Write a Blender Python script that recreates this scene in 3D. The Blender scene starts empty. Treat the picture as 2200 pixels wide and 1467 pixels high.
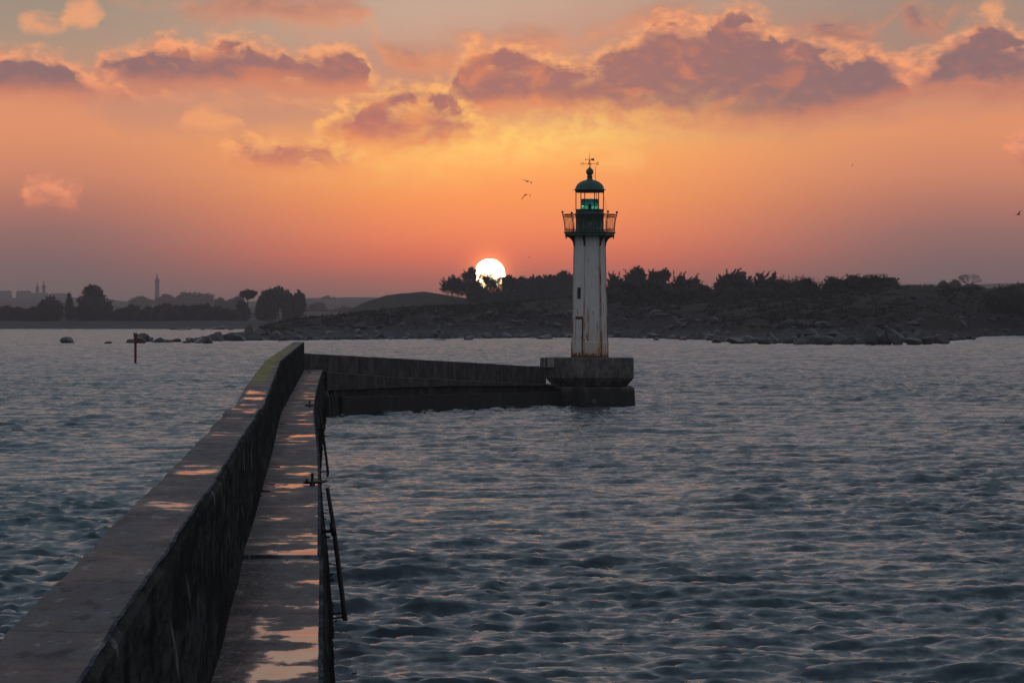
import bpy, math, random
import numpy as np
from mathutils import Vector

# ------------------------------------------------------------------ camera, sky, sun, exposure
C = bpy.context.scene.collection
SC = bpy.context.scene
EYE = 5.2            # eye height above the water, metres
FOC = 7000.0         # focal length in pixels of a 2200 pixel wide picture
HZ = 686.0           # horizon row in that picture
cam_d = bpy.data.cameras.new('camera')
cam = bpy.data.objects.new('camera', cam_d)
C.objects.link(cam)
cam.location = (0, 0, EYE)
cam.rotation_euler = (math.radians(90), 0, 0)
cam_d.sensor_width = 36
cam_d.lens = 36 * FOC / 2200
cam_d.shift_y = -(733.5 - HZ) / 2200
cam_d.clip_start = 0.1
cam_d.clip_end = 40000
SC.camera = cam
SC.view_settings.view_transform = 'Standard'
SC.view_settings.look = 'None'
SC.view_settings.exposure = 0
SC.view_settings.gamma = 1
SC.cycles.volume_bounces = 1
SC.cycles.max_bounces = 8

SUN_AZ = (1052 - 1100) / FOC          # radians right of +Y
SUN_EL = (HZ - 589) / FOC
HAZE_RHO = 1.5e-4
HAZE_TOP = 135.0
HAZE_FAR = 8200.0
HAZE_LIGHT = (0.152, 0.115, 0.127)    # light the haze gathers (used to colour the sky behind it)


def lin(c):
    return tuple((x / 255 / 12.92) if x / 255 <= 0.04045 else ((x / 255 + 0.055) / 1.055) ** 2.4 for x in c)


class N:
    """tiny helper that wires math nodes"""
    def __init__(s, tree):
        s.t = tree
    def new(s, kind, **kw):
        n = s.t.nodes.new(kind)
        for k, v in kw.items():
            setattr(n, k, v)
        return n
    def link(s, a, b):
        s.t.links.new(a, b)
    def put(s, sock, v):
        if hasattr(v, 'is_output'):
            s.t.links.new(v, sock)
        elif isinstance(v, (tuple, list)) and len(v) == 3 and sock.type == 'RGBA':
            sock.default_value = (*v, 1)
        else:
            sock.default_value = v
    def m(s, op, a, b=None, c=None, clamp=False):
        n = s.new('ShaderNodeMath', operation=op, use_clamp=clamp)
        s.put(n.inputs[0], a)
        if b is not None: s.put(n.inputs[1], b)
        if c is not None: s.put(n.inputs[2], c)
        return n.outputs[0]
    def step(s, x, a, b):
        n = s.new('ShaderNodeMapRange', interpolation_type='SMOOTHSTEP')
        s.put(n.inputs['Value'], x)
        s.put(n.inputs['From Min'], a); s.put(n.inputs['From Max'], b)
        return n.outputs[0]
    def lstep(s, x, a, b, c=0.0, d=1.0):
        n = s.new('ShaderNodeMapRange', interpolation_type='LINEAR', clamp=True)
        s.put(n.inputs['Value'], x)
        s.put(n.inputs['From Min'], a); s.put(n.inputs['From Max'], b)
        s.put(n.inputs['To Min'], c); s.put(n.inputs['To Max'], d)
        return n.outputs[0]
    def mix(s, f, a, b, blend='MIX'):
        n = s.new('ShaderNodeMix', data_type='RGBA', blend_type=blend)
        s.put(n.inputs[0], f); s.put(n.inputs[6], a); s.put(n.inputs[7], b)
        return n.outputs[2]
    def comb(s, x, y, z=0.0):
        n = s.new('ShaderNodeCombineXYZ')
        s.put(n.inputs[0], x); s.put(n.inputs[1], y); s.put(n.inputs[2], z)
        return n.outputs[0]
    def sep(s, v):
        n = s.new('ShaderNodeSeparateXYZ')
        s.put(n.inputs[0], v)
        return n.outputs
    def noise(s, vec, scale, detail=4, rough=0.55, dim='3D', dist=0.0):
        n = s.new('ShaderNodeTexNoise', noise_dimensions=dim)
        if vec is not None: s.put(n.inputs['Vector'], vec)
        n.inputs['Scale'].default_value = scale
        n.inputs['Detail'].default_value = detail
        n.inputs['Roughness'].default_value = rough
        n.inputs['Distortion'].default_value = dist
        return n
    def ramp(s, x, stops, ease='LINEAR'):
        n = s.new('ShaderNodeValToRGB')
        n.color_ramp.interpolation = ease
        e = n.color_ramp.elements
        while len(e) < len(stops): e.new(0.5)
        for el, (p, c) in zip(e, sorted(stops)):
            el.position = p; el.color = (*c[:3], 1)
        s.put(n.inputs[0], x)
        return n.outputs[0]
    def curve(s, x, pts):
        n = s.new('ShaderNodeFloatCurve')
        cv = n.mapping.curves[0]
        n.mapping.use_clip = False
        pts = sorted(pts)
        while len(cv.points) < len(pts): cv.points.new(0.5, 0.5)
        for p, q in zip(cv.points, pts):
            p.location = q; p.handle_type = 'VECTOR'
        n.mapping.update()
        s.put(n.inputs['Value'], x)
        return n.outputs[0]


def build_world():
    w = bpy.data.worlds.new('World'); SC.world = w
    w.use_nodes = True
    t = w.node_tree; t.nodes.clear(); n = N(t)
    d = n.new('ShaderNodeTexCoord').outputs['Generated']
    x, y, z = n.sep(d)
    az = n.m('ARCTAN2', x, y)
    el = n.m('ARCSINE', z)
    u = n.m('MULTIPLY_ADD', az, FOC, 1100.0)          # angles in units of 1/7000 radian
    v = n.m('SUBTRACT', HZ, n.m('MULTIPLY', el, FOC))
    # ---- clear sky: one ramp towards the sun, one off to the sides
    def vr(yy): return (700 - yy) / 700               # 0 at the horizon, 1 at the top of the picture
    pos = n.m('DIVIDE', n.m('SUBTRACT', 700.0, v), 700.0, clamp=True)
    mid = [(-0, (200, 168, 148)), (60, (204, 168, 146)), (130, (206, 160, 134)), (210, (228, 158, 116)), (290, (250, 172, 102)),
           (350, (253, 166, 98)), (430, (248, 152, 94)), (500, (236, 134, 96)), (550, (214, 117, 96)), (595, (172, 107, 100)),
           (640, (135, 103, 102)), (690, (118, 100, 102))]
    side = [(0, (158, 143, 128)), (80, (172, 147, 128)), (150, (190, 145, 122)), (215, (226, 148, 110)), (290, (222, 146, 108)), (380, (202, 133, 108)),
            (440, (178, 119, 106)), (500, (150, 110, 107)), (560, (132, 104, 105)), (620, (119, 102, 104)), (690, (112, 98, 102))]
    cm = n.ramp(pos, [(vr(a), lin(c)) for a, c in mid])
    cs = n.ramp(pos, [(vr(a), lin(c)) for a, c in side])
    off = n.m('ABSOLUTE', n.m('SUBTRACT', u, 1080.0))
    base = n.mix(n.step(off, 60.0, 1000.0), cm, cs)
    # ---- higher sky, and the sky behind the viewer
    eld = n.m('MULTIPLY', el, 180 / math.pi)
    hi = n.ramp(n.m('DIVIDE', eld, 90.0, clamp=True), [
        (0.055, (0.52, 0.37, 0.30)), (0.09, (0.50, 0.39, 0.345)), (0.14, (0.38, 0.36, 0.375)), (0.30, (0.27, 0.31, 0.37)), (0.55, (0.30, 0.375, 0.48)), (1.0, (0.29, 0.365, 0.49))])
    sky = n.new('ShaderNodeTexSky', sky_type='NISHITA', sun_disc=False)
    sky.sun_elevation = SUN_EL
    sky.sun_rotation = SUN_AZ
    nish = n.mix(1.0, sky.outputs[0], (0.12, 0.12, 0.12), 'MULTIPLY')
    hi = n.mix(n.step(eld, 10.0, 45.0), hi, n.mix(1.0, hi, nish, 'ADD'))
    # patches of lit cloud above the picture
    pn = n.noise(n.comb(n.m('MULTIPLY', az, 6.0), n.m('MULTIPLY', el, 16.0)), 1.0, 5, 0.6, '2D')
    patch = n.m('MULTIPLY', n.step(pn.outputs[0], 0.47, 0.62), n.m('SUBTRACT', 1.0, n.step(eld, 8.0, 17.0)))
    hi = n.mix(n.m('MULTIPLY', patch, 0.75), hi, (0.58, 0.33, 0.24))
    back = n.ramp(n.m('DIVIDE', eld, 90.0, clamp=True), [(0.0, (0.281, 0.265, 0.289)), (0.15, (0.328, 0.328, 0.359)), (0.4, (0.328, 0.367, 0.413)), (1.0, (0.296, 0.359, 0.437))])
    behind = n.step(n.m('ABSOLUTE', az), 0.5, 1.9)
    hi = n.mix(behind, hi, back)
    sky_c = base
    # ---- clouds: outlines of tops and bases by bearing, roughened by noise
    cn = n.comb(n.m('MULTIPLY', u, 0.010), n.m('MULTIPLY', v, 0.0165))
    w1 = n.noise(cn, 1.05, 6, 0.54, '2D', 0.2)
    wc = n.sep(w1.outputs['Color'])
    w2 = n.noise(cn, 2.6, 5, 0.55, '2D')
    up = n.noise(n.comb(n.m('MULTIPLY_ADD', u, 0.010, 0.05), n.m('MULTIPLY_ADD', v, 0.0165, -0.30)), 2.6, 5, 0.55, '2D')
    relief = n.m('SUBTRACT', w2.outputs[0], up.outputs[0])      # tops of the billows catch the light
    w3 = n.noise(cn, 0.85, 3, 0.5, '2D', 0.3)
    fine = n.m('SUBTRACT', w2.outputs[0], 0.5)
    uu = n.m('MULTIPLY_ADD', n.m('SUBTRACT', wc[0], 0.5), 60.0, u)
    vc = n.m('MULTIPLY_ADD', n.m('SUBTRACT', wc[1], 0.5), 60.0, v)
    vv = n.m('MULTIPLY_ADD', fine, 30.0, vc)
    vr_ = n.m('MULTIPLY_ADD', fine, 14.0, vc)
    vsoft = n.m('MULTIPLY_ADD', n.m('SUBTRACT', wc[2], 0.5), 40.0, v)
    U0, UR, V0, VR = -900.0, 4000.0, -100.0, 800.0
    u1 = n.m('DIVIDE', n.m('SUBTRACT', uu, U0), UR, clamp=True)
    def layer(tops, bases):
        # between two clouds the outline closes up: top sinks under the base
        T0, B0 = [list(q) for q in tops], [list(q) for q in bases]
        mids = [(0.5 * (a[1] + b[1]) if a[1] > -94 else None) for a, b in zip(T0, B0)]
        for i in range(len(T0)):
            if mids[i] is None:
                near = [(abs(T0[j][0] - T0[i][0]), mids[j]) for j in range(len(T0)) if mids[j] is not None]
                m_ = min(near)[1]
                T0[i][1] = m_ + 60; B0[i][1] = m_ - 60
        tops, bases = T0, B0
        f = lambda P: [((a - U0) / UR, (b - V0) / VR) for a, b in P]
        tp = n.m('MULTIPLY_ADD', n.curve(u1, f(tops)), VR, V0)
        bs = n.m('MULTIPLY_ADD', n.curve(u1, f(bases)), VR, V0)
        return tp, bs
    near_sun = n.m('SUBTRACT', 1.0, n.step(n.m('ABSOLUTE', n.m('SUBTRACT', u, 1020.0)), 80.0, 900.0))
    rim_c = n.mix(near_sun, lin((240, 152, 114)), lin((255, 188, 108)))
    rim_c = n.mix(n.step(v, 300.0, 20.0), rim_c, lin((250, 168, 118)))
    body_c = n.mix(near_sun, lin((146, 112, 112)), lin((170, 117, 110)))
    body_c = n.mix(n.m('MULTIPLY', n.step(v, 190.0, 330.0), near_sun), body_c, lin((206, 120, 104)))
    base_c = n.mix(near_sun, lin((200, 124, 104)), lin((236, 142, 96)))
    def over(col, tops, bases, edge=30.0, soft=70.0, rimw=46.0, opac=1.0, rim=1.0, fix=None, glow=0.55):
        tp, bs = layer(tops, bases)
        dep = n.m('SUBTRACT', vv, tp)
        a = n.step(dep, -edge * 1.0, edge * 0.7)
        b = n.step(n.m('SUBTRACT', bs, vsoft), -soft * 0.4, soft * 0.6)
        al = n.m('MULTIPLY', n.m('MULTIPLY', a, b), opac)
        rw = n.m('MULTIPLY_ADD', n.step(wc[0], 0.36, 0.64), rimw * 1.15, rimw * 0.30)
        r = n.m('SUBTRACT', 1.0, n.step(n.m('SUBTRACT', vr_, tp), n.m('MULTIPLY', rw, 0.05), rw))
        r = n.m('MULTIPLY', r, n.lstep(w2.outputs[0], 0.36, 0.60, 0.5, 1.0))
        if fix is None:
            c = n.mix(n.step(n.m('SUBTRACT', bs, vsoft), 52.0, 0.0), body_c, base_c)
            c = n.mix(n.m('MULTIPLY', n.step(w3.outputs[0], 0.50, 0.72), glow), c, base_c)
            c = n.mix(n.m('MULTIPLY', n.step(relief, 0.0, 0.35), 0.20), c, base_c)
            c = n.mix(n.m('MULTIPLY', r, rim), c, rim_c)
        else:
            c = fix
        return n.mix(al, col, c)
    sky_c = over(sky_c, [(-900, 60), (700, 120), (900, 110), (1000, 80), (1150, 60), (1350, 10), (1700, 10), (1950, 30), (2200, 40), (3100, 30)],
                 [(-900, 30), (700, 110), (900, 220), (1000, 270), (1150, 290), (1350, 300), (1700, 290), (1950, 240), (2200, 230), (3100, 220)], edge=110, soft=110, opac=0.55, fix=n.mix(near_sun, lin((164, 127, 119)), lin((196, 138, 116))))
    # a thin mauve veil under the left bank
    sky_c = over(sky_c, [(-900, 260), (-100, 250), (150, 215), (260, 165), (500, 150), (800, 150), (900, 180), (1000, 240), (3100, 260)],
                 [(-900, 250), (-100, 245), (150, 225), (260, 280), (500, 300), (800, 290), (900, 270), (1000, 235), (3100, 250)], edge=90, soft=90, opac=0.62, fix=lin((190, 138, 122)))
    G = -95.0
    # grey wisps high in the picture
    sky_c = over(sky_c, [(-900, -95), (-300, -60), (380, 30), (440, 12), (520, -10), (640, -20), (740, 5), (810, 40), (820, 110), (850, 105), (900, 110), (980, 118), (990, 90), (1040, 78), (1180, 80), (1230, 100),
                         (1380, 30), (1440, 20), (1720, 70), (1760, 50), (1840, 62), (1900, 70), (1915, 20), (1960, 15), (2030, 50), (2040, 30), (2900, 20)],
                 [(-900, -90), (-300, -70), (380, 30), (440, 50), (520, 45), (640, 60), (740, 62), (810, 50), (820, 115), (850, 150), (900, 160), (980, 150), (990, 95), (1040, 115), (1180, 122), (1230, 100),
                  (1380, 60), (1440, 60), (1720, 75), (1760, 105), (1840, 112), (1900, 75), (1915, 25), (1960, 85), (2030, 90), (2040, 30), (2900, 20)],
                 edge=34, soft=60, opac=0.78, rim=0.35, glow=0.1)
    # lit puffs
    sky_c = over(sky_c, [(-900, G), (20, G), (40, 62), (90, 52), (130, 60), (150, 20), (195, 12), (235, 50), (245, G), (370, G), (385, 250), (440, 232), (480, 245), (525, 255), (540, G), (1275, G), (1285, 356), (1320, 344), (1346, 330), (1366, 340), (1392, 354), (1402, G), (2080, G), (2095, 22), (2130, 14), (2160, 30), (2170, G), (3100, G)],
                 [(-900, G), (20, G), (40, 78), (90, 82), (130, 75), (150, 65), (195, 72), (235, 62), (245, G), (370, G), (385, 275), (440, 285), (480, 285), (525, 268), (540, G), (1275, G), (1285, 358), (1320, 364), (1346, 366), (1366, 366), (1392, 358), (1402, G), (2080, G), (2095, 42), (2130, 50), (2160, 42), (2170, G), (3100, G)],
                 edge=26, soft=34, opac=0.72, fix=rim_c)
    # left bank, right bank
    sky_c = over(sky_c, [(-900, 60), (-400, 140), (190, 175), (215, 135), (300, 118), (350, 92), (420, 98), (480, 78), (560, 104), (620, 124), (690, 110), (735, 102), (785, 132), (820, 190), (860, 195), (1860, 200), (1900, 150), (2000, 122), (2060, 72), (2120, 62), (2200, 84), (2500, 60), (3100, 100)],
                 [(-900, 180), (-400, 200), (190, 180), (215, 190), (300, 205), (350, 200), (420, 196), (480, 195), (560, 196), (620, 200), (690, 205), (735, 210), (785, 205), (820, 190), (860, 190), (1860, 195), (1900, 205), (2000, 212), (2060, 212), (2120, 214), (2200, 214), (2500, 210), (3100, 205)])
    # long dark bank in front of the sun, and the far left bank
    sky_c = over(sky_c, [(-900, 120), (0, 116), (60, 128), (130, 134), (180, 158), (270, 180), (300, 220), (940, 230), (965, 170), (990, 118), (1020, 88), (1060, 98), (1110, 108), (1180, 122), (1230, 136), (1290, 122), (1330, 90), (1365, 80), (1400, 40), (1480, 42), (1540, 30), (1600, 30), (1650, 54), (1700, 92), (1790, 104), (1850, 110), (1920, 128), (1975, 190), (2900, 200)],
                 [(-900, 210), (0, 216), (60, 216), (130, 218), (180, 218), (270, 212), (300, 215), (940, 225), (965, 235), (990, 248), (1020, 252), (1060, 245), (1110, 240), (1180, 240), (1230, 245), (1290, 256), (1330, 262), (1365, 268), (1400, 272), (1480, 280), (1540, 280), (1600, 276), (1650, 274), (1700, 270), (1790, 256), (1850, 248), (1920, 228), (1975, 185), (2900, 195)], soft=70)
    # lower cloud left of centre
    sky_c = over(sky_c, [(-900, G), (650, G), (680, 275), (700, 250), (760, 222), (850, 198), (900, 192), (945, 182), (975, 205), (1020, 240), (1060, 270), (1080, G), (2130, G), (2150, 320), (2200, 300), (2400, 300), (3100, G)],
                 [(-900, G), (650, G), (680, 285), (700, 300), (760, 318), (850, 332), (900, 334), (945, 330), (975, 320), (1020, 305), (1060, 285), (1080, G), (2130, G), (2150, 335), (2200, 355), (2400, 350), (3100, G)], rimw=62.0, soft=50)
    sky_c = over(sky_c, [(-900, G), (40, G), (65, 412), (110, 396), (150, 402), (190, 425), (200, G), (455, G), (480, 318), (545, 292), (600, 300), (650, 312), (690, 300), (740, 310), (790, 335), (810, G), (3100, G)],
                 [(-900, G), (40, G), (65, 440), (110, 446), (150, 448), (190, 440), (200, G), (455, G), (480, 345), (545, 366), (600, 372), (650, 374), (690, 374), (740, 372), (790, 355), (810, G), (3100, G)], rimw=66.0, soft=44, opac=0.9)
    # yellow light under the bank
    ex = n.m('DIVIDE', n.m('SUBTRACT', uu, 1130.0), 330.0)
    ey = n.m('DIVIDE', n.m('SUBTRACT', vv, n.m('MULTIPLY_ADD', n.m('SUBTRACT', u, 1130.0), -0.12, 308.0)), 52.0)
    g = n.m('POWER', 2.718, n.m('MULTIPLY', n.m('ADD', n.m('MULTIPLY', ex, ex), n.m('MULTIPLY', ey, ey)), -1.0))
    gs = n.m('MULTIPLY', g, n.lstep(w2.outputs[0], 0.3, 0.62, 0.45, 1.0))
    sky_c = n.mix(n.m('MULTIPLY', gs, 0.85), sky_c, lin((255, 204, 116)))
    # ---- what stands behind the haze: take its veil off again
    el_s = n.m('MAXIMUM', z, 1e-4)
    T = n.m('POWER', 2.71828, n.m('MULTIPLY', n.m('MINIMUM', n.m('DIVIDE', HAZE_TOP - EYE, el_s), HAZE_FAR), -HAZE_RHO))
    veil = n.new('ShaderNodeVectorMath', operation='SCALE'); veil.inputs[0].default_value = HAZE_LIGHT
    n.put(veil.inputs['Scale'], n.m('SUBTRACT', 1.0, T))
    sb = n.new('ShaderNodeVectorMath', operation='SUBTRACT'); n.put(sb.inputs[0], sky_c); n.put(sb.inputs[1], veil.outputs[0])
    dv = n.new('ShaderNodeVectorMath', operation='SCALE'); n.put(dv.inputs[0], sb.outputs[0]); n.put(dv.inputs['Scale'], n.m('DIVIDE', 1.0, T))
    mx = n.new('ShaderNodeVectorMath', operation='MAXIMUM'); n.put(mx.inputs[0], dv.outputs[0]); mx.inputs[1].default_value = (0.01, 0.01, 0.01)
    sky_c = n.mix(behind, mx.outputs[0], back)
    sky_c = n.mix(n.step(v, -20.0, -260.0), sky_c, hi)
    # ---- the sun itself, low over the trees, with its close glow
    sd = Vector((math.sin(SUN_AZ) * math.cos(SUN_EL), math.cos(SUN_AZ) * math.cos(SUN_EL), math.sin(SUN_EL)))
    vm = n.new('ShaderNodeVectorMath', operation='DISTANCE')
    n.put(vm.inputs[0], d); vm.inputs[1].default_value = sd
    ang = n.m('MULTIPLY', vm.outputs['Value'], FOC)
    disc = n.m('SUBTRACT', 1.0, n.step(ang, 31.0, 34.0))
    halo = n.m('POWER', 2.718, n.m('MULTIPLY', n.m('MAXIMUM', n.m('SUBTRACT', ang, 32.0), 0.0), -1 / 13.0))
    halo2 = n.m('POWER', 2.718, n.m('MULTIPLY', ang, -1 / 130.0))
    sky_c = n.mix(1.0, sky_c, n.mix(halo, (0, 0, 0), (1.6, 0.42, 0.06)), 'ADD')
    sky_c = n.mix(1.0, sky_c, n.mix(halo2, (0, 0, 0), (0.15, 0.022, 0.006)), 'ADD')
    sky_c = n.mix(disc, sky_c, (34.0, 24.0, 13.0))
    # below the horizon
    sky_c = n.mix(n.step(eld, 0.0, -1.0), sky_c, (0.05, 0.055, 0.06))
    bg = n.new('ShaderNodeBackground')
    n.link(sky_c, bg.inputs[0]); bg.inputs[1].default_value = 1.0
    o = n.new('ShaderNodeOutputWorld'); n.link(bg.outputs[0], o.inputs[0])
    w.cycles.sampling_method = 'MANUAL'
    w.cycles.sample_map_resolution = 1024


build_world()
sun_d = bpy.data.lights.new('sun', 'SUN')
sun_d.energy = 0.3
sun_d.color = (1.0, 0.42, 0.18)
sun_d.angle = math.radians(0.53)
sun = bpy.data.objects.new('sun', sun_d); C.objects.link(sun)
sun.rotation_euler = (math.radians(90) - SUN_EL, 0, math.pi - SUN_AZ)
sun.location = (0, 0, 60)

# ------------------------------------------------------------------ helpers
def P(px, py, d):
    """point seen at column px, row py at distance d"""
    return Vector(((px - 1100) / FOC * d, d, EYE - (py - HZ) / FOC * d))

def wd(py):
    """distance of water seen at row py"""
    return EYE * FOC / (py - HZ)

def link(name, me, mat=None, parent=None):
    o = bpy.data.objects.new(name, me); C.objects.link(o)
    if mat is not None and len(me.materials) == 0: me.materials.append(mat)
    if parent is not None: o.parent = parent
    return o

def np_mesh(name, V, F, smooth=False):
    """V (n,3), F (m,k) arrays"""
    V = np.asarray(V, np.float32); F = np.asarray(F, np.int32)
    me = bpy.data.meshes.new(name)
    me.vertices.add(len(V)); me.vertices.foreach_set('co', V.ravel())
    k = F.shape[1]
    me.loops.add(F.size); me.loops.foreach_set('vertex_index', F.ravel())
    me.polygons.add(len(F)); me.polygons.foreach_set('loop_start', np.arange(0, F.size, k, dtype=np.int32))
    me.update(calc_edges=True)
    me.polygons.foreach_set('use_smooth', np.full(len(F), bool(smooth)))
    me.validate()
    return me

class MB:
    def __init__(s):
        s.v = []; s.f = []; s.sm = []
    def add(s, vs, fs, smooth=False):
        o = len(s.v); s.v += [tuple(q) for q in vs]
        for q in fs:
            s.f.append([i + o for i in q]); s.sm.append(smooth)
        return s
    def box(s, c, size, rz=0.0):
        cx, cy, cz = c; a, b, h = size[0] / 2, size[1] / 2, size[2] / 2
        co, si = math.cos(rz), math.sin(rz)
        vs = []
        for dz in (-h, h):
            for dx, dy in ((-a, -b), (a, -b), (a, b), (-a, b)):
                vs.append((cx + dx * co - dy * si, cy + dx * si + dy * co, cz + dz))
        return s.add(vs, [(3, 2, 1, 0), (4, 5, 6, 7), (0, 1, 5, 4), (1, 2, 6, 5), (2, 3, 7, 6), (3, 0, 4, 7)])
    def lathe(s, prof, n=24, rot=0.0, c=(0, 0), smooth=True, caps=True):
        vs, fs = [], []
        for r, z in prof:
            for k in range(n):
                a = rot + 2 * math.pi * k / n
                vs.append((c[0] + r * math.cos(a), c[1] + r * math.sin(a), z))
        for j in range(len(prof) - 1):
            for k in range(n):
                k2 = (k + 1) % n
                fs.append((j * n + k, j * n + k2, (j + 1) * n + k2, (j + 1) * n + k))
        s.add(vs, fs, smooth)
        if caps:
            s.add(vs[:n], [tuple(range(n))[::-1]]); s.add(vs[-n:], [tuple(range(n))])
        return s
    def tube(s, pts, rad, n=8, smooth=True):
        pts = [Vector(p) for p in pts]
        if not isinstance(rad, (list, tuple)): rad = [rad] * len(pts)
        vs, fs = [], []
        for i, p in enumerate(pts):
            t = (pts[min(i + 1, len(pts) - 1)] - pts[max(i - 1, 0)]).normalized()
            a = Vector((0, 0, 1)) if abs(t.z) < 0.9 else Vector((1, 0, 0))
            e1 = t.cross(a).normalized(); e2 = t.cross(e1)
            for k in range(n):
                q = 2 * math.pi * k / n
                vs.append(p + (e1 * math.cos(q) + e2 * math.sin(q)) * rad[i])
        for i in range(len(pts) - 1):
            for k in range(n):
                k2 = (k + 1) % n
                fs.append((i * n + k, (i + 1) * n + k, (i + 1) * n + k2, i * n + k2))
        fs.append(tuple(range(n))); fs.append(tuple(range((len(pts) - 1) * n, len(pts) * n))[::-1])
        return s.add(vs, fs, smooth)
    def ball(s, c, r, n=12, m=8, sz=1.0):
        prof = [(max(r * math.sin(math.pi * j / m), 1e-4), c[2] - r * sz * math.cos(math.pi * j / m)) for j in range(m + 1)]
        return s.lathe(prof, n, 0, (c[0], c[1]), True, False)
    def prism(s, poly, z0, z1):
        n = len(poly)
        vs = [(x, y, z0) for x, y in poly] + [(x, y, z1) for x, y in poly]
        fs = [tuple(range(n))[::-1], tuple(range(n, 2 * n))] + [(k, (k + 1) % n, n + (k + 1) % n, n + k) for k in range(n)]
        return s.add(vs, fs)
    def loft(s, rings, closed=True):
        n = len(rings[0]); vs = [p for r in rings for p in r]; fs = []
        for j in range(len(rings) - 1):
            for k in range(n if closed else n - 1):
                k2 = (k + 1) % n
                fs.append((j * n + k, j * n + k2, (j + 1) * n + k2, (j + 1) * n + k))
        if closed:
            fs.append(tuple(range(n))[::-1]); fs.append(tuple(range((len(rings) - 1) * n, len(rings) * n)))
        return s.add(vs, fs)
    def build(s, name, mat, parent=None, loc=None):
        me = bpy.data.meshes.new(name); me.from_pydata(s.v, [], s.f)
        me.polygons.foreach_set('use_smooth', s.sm)
        me.update()
        o = link(name, me, mat, parent)
        if loc is not None: o.location = loc
        return o

def tag(o, label=None, cat=None, group=None, kind=None):
    if label: o['label'] = label
    if cat: o['category'] = cat
    if group: o['group'] = group
    if kind: o['kind'] = kind
    return o

def empty(name, loc, rz=0.0):
    o = bpy.data.objects.new(name, None); C.objects.link(o)
    o.location = loc; o.rotation_euler = (0, 0, rz); o.empty_display_size = 0.3
    return o

def copy_tree(o, parent=None):
    c = o.copy(); C.objects.link(c)
    if parent is not None:
        c.parent = parent; c.matrix_parent_inverse = o.matrix_parent_inverse.copy()
    for ch in [q for q in bpy.data.objects if q.parent == o]: copy_tree(ch, c)
    return c

def interp(x, pts):
    xs = [p[0] for p in pts]; ys = [p[1] for p in pts]
    return np.interp(x, xs, ys)

def fbm(x, y, seed=0, octs=5, gain=0.5):
    """value noise on arrays"""
    x = np.asarray(x, float); y = np.asarray(y, float)
    out = np.zeros(np.broadcast(x, y).shape); amp = 1.0; tot = 0
    rs = np.random.RandomState(seed); tab = rs.rand(256, 256)
    for k in range(octs):
        xi = np.floor(x).astype(int); yi = np.floor(y).astype(int)
        fx = x - xi; fy = y - yi
        fx = fx * fx * (3 - 2 * fx); fy = fy * fy * (3 - 2 * fy)
        g = lambda a, b: tab[(a + 17 * k) % 256, (b + 31 * k) % 256]
        out += amp * ((g(xi, yi) * (1 - fx) + g(xi + 1, yi) * fx) * (1 - fy) + (g(xi, yi + 1) * (1 - fx) + g(xi + 1, yi + 1) * fx) * fy)
        tot += amp; amp *= gain; x = x * 2.03 + 5.1; y = y * 2.03 + 3.7
    return out / tot - 0.5

def sm(t):
    t = np.clip(t, 0, 1); return t * t * (3 - 2 * t)

# ------------------------------------------------------------------ materials
def mat(name):
    m = bpy.data.materials.new(name); m.use_nodes = True
    t = m.node_tree; t.nodes.clear(); n = N(t)
    b = n.new('ShaderNodeBsdfPrincipled'); o = n.new('ShaderNodeOutputMaterial')
    n.link(b.outputs[0], o.inputs[0])
    return m, n, b

def bump(n, b, h, strength=0.5, dist=0.05):
    k = n.new('ShaderNodeBump'); n.put(k.inputs['Height'], h)
    k.inputs['Strength'].default_value = strength; k.inputs['Distance'].default_value = dist
    n.link(k.outputs[0], b.inputs['Normal'])

def simple(name, c1, c2, scale=3.0, rough=0.7, bmp=0.3, dist=0.03, metal=0.0, spec=0.4):
    m, n, b = mat(name)
    tc = n.new('ShaderNodeTexCoord').outputs['Object']
    ns = n.noise(tc, scale, 6, 0.6)
    n.put(b.inputs['Base Color'], n.mix(n.step(ns.outputs[0], 0.35, 0.65), c1, c2))
    n.put(b.inputs['Roughness'], n.lstep(ns.outputs[0], 0.3, 0.7, rough - 0.1, min(1, rough + 0.1)))
    b.inputs['Metallic'].default_value = metal
    b.inputs['Specular IOR Level'].default_value = spec
    if bmp: bump(n, b, ns.outputs[0], bmp, dist)
    return m

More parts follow.
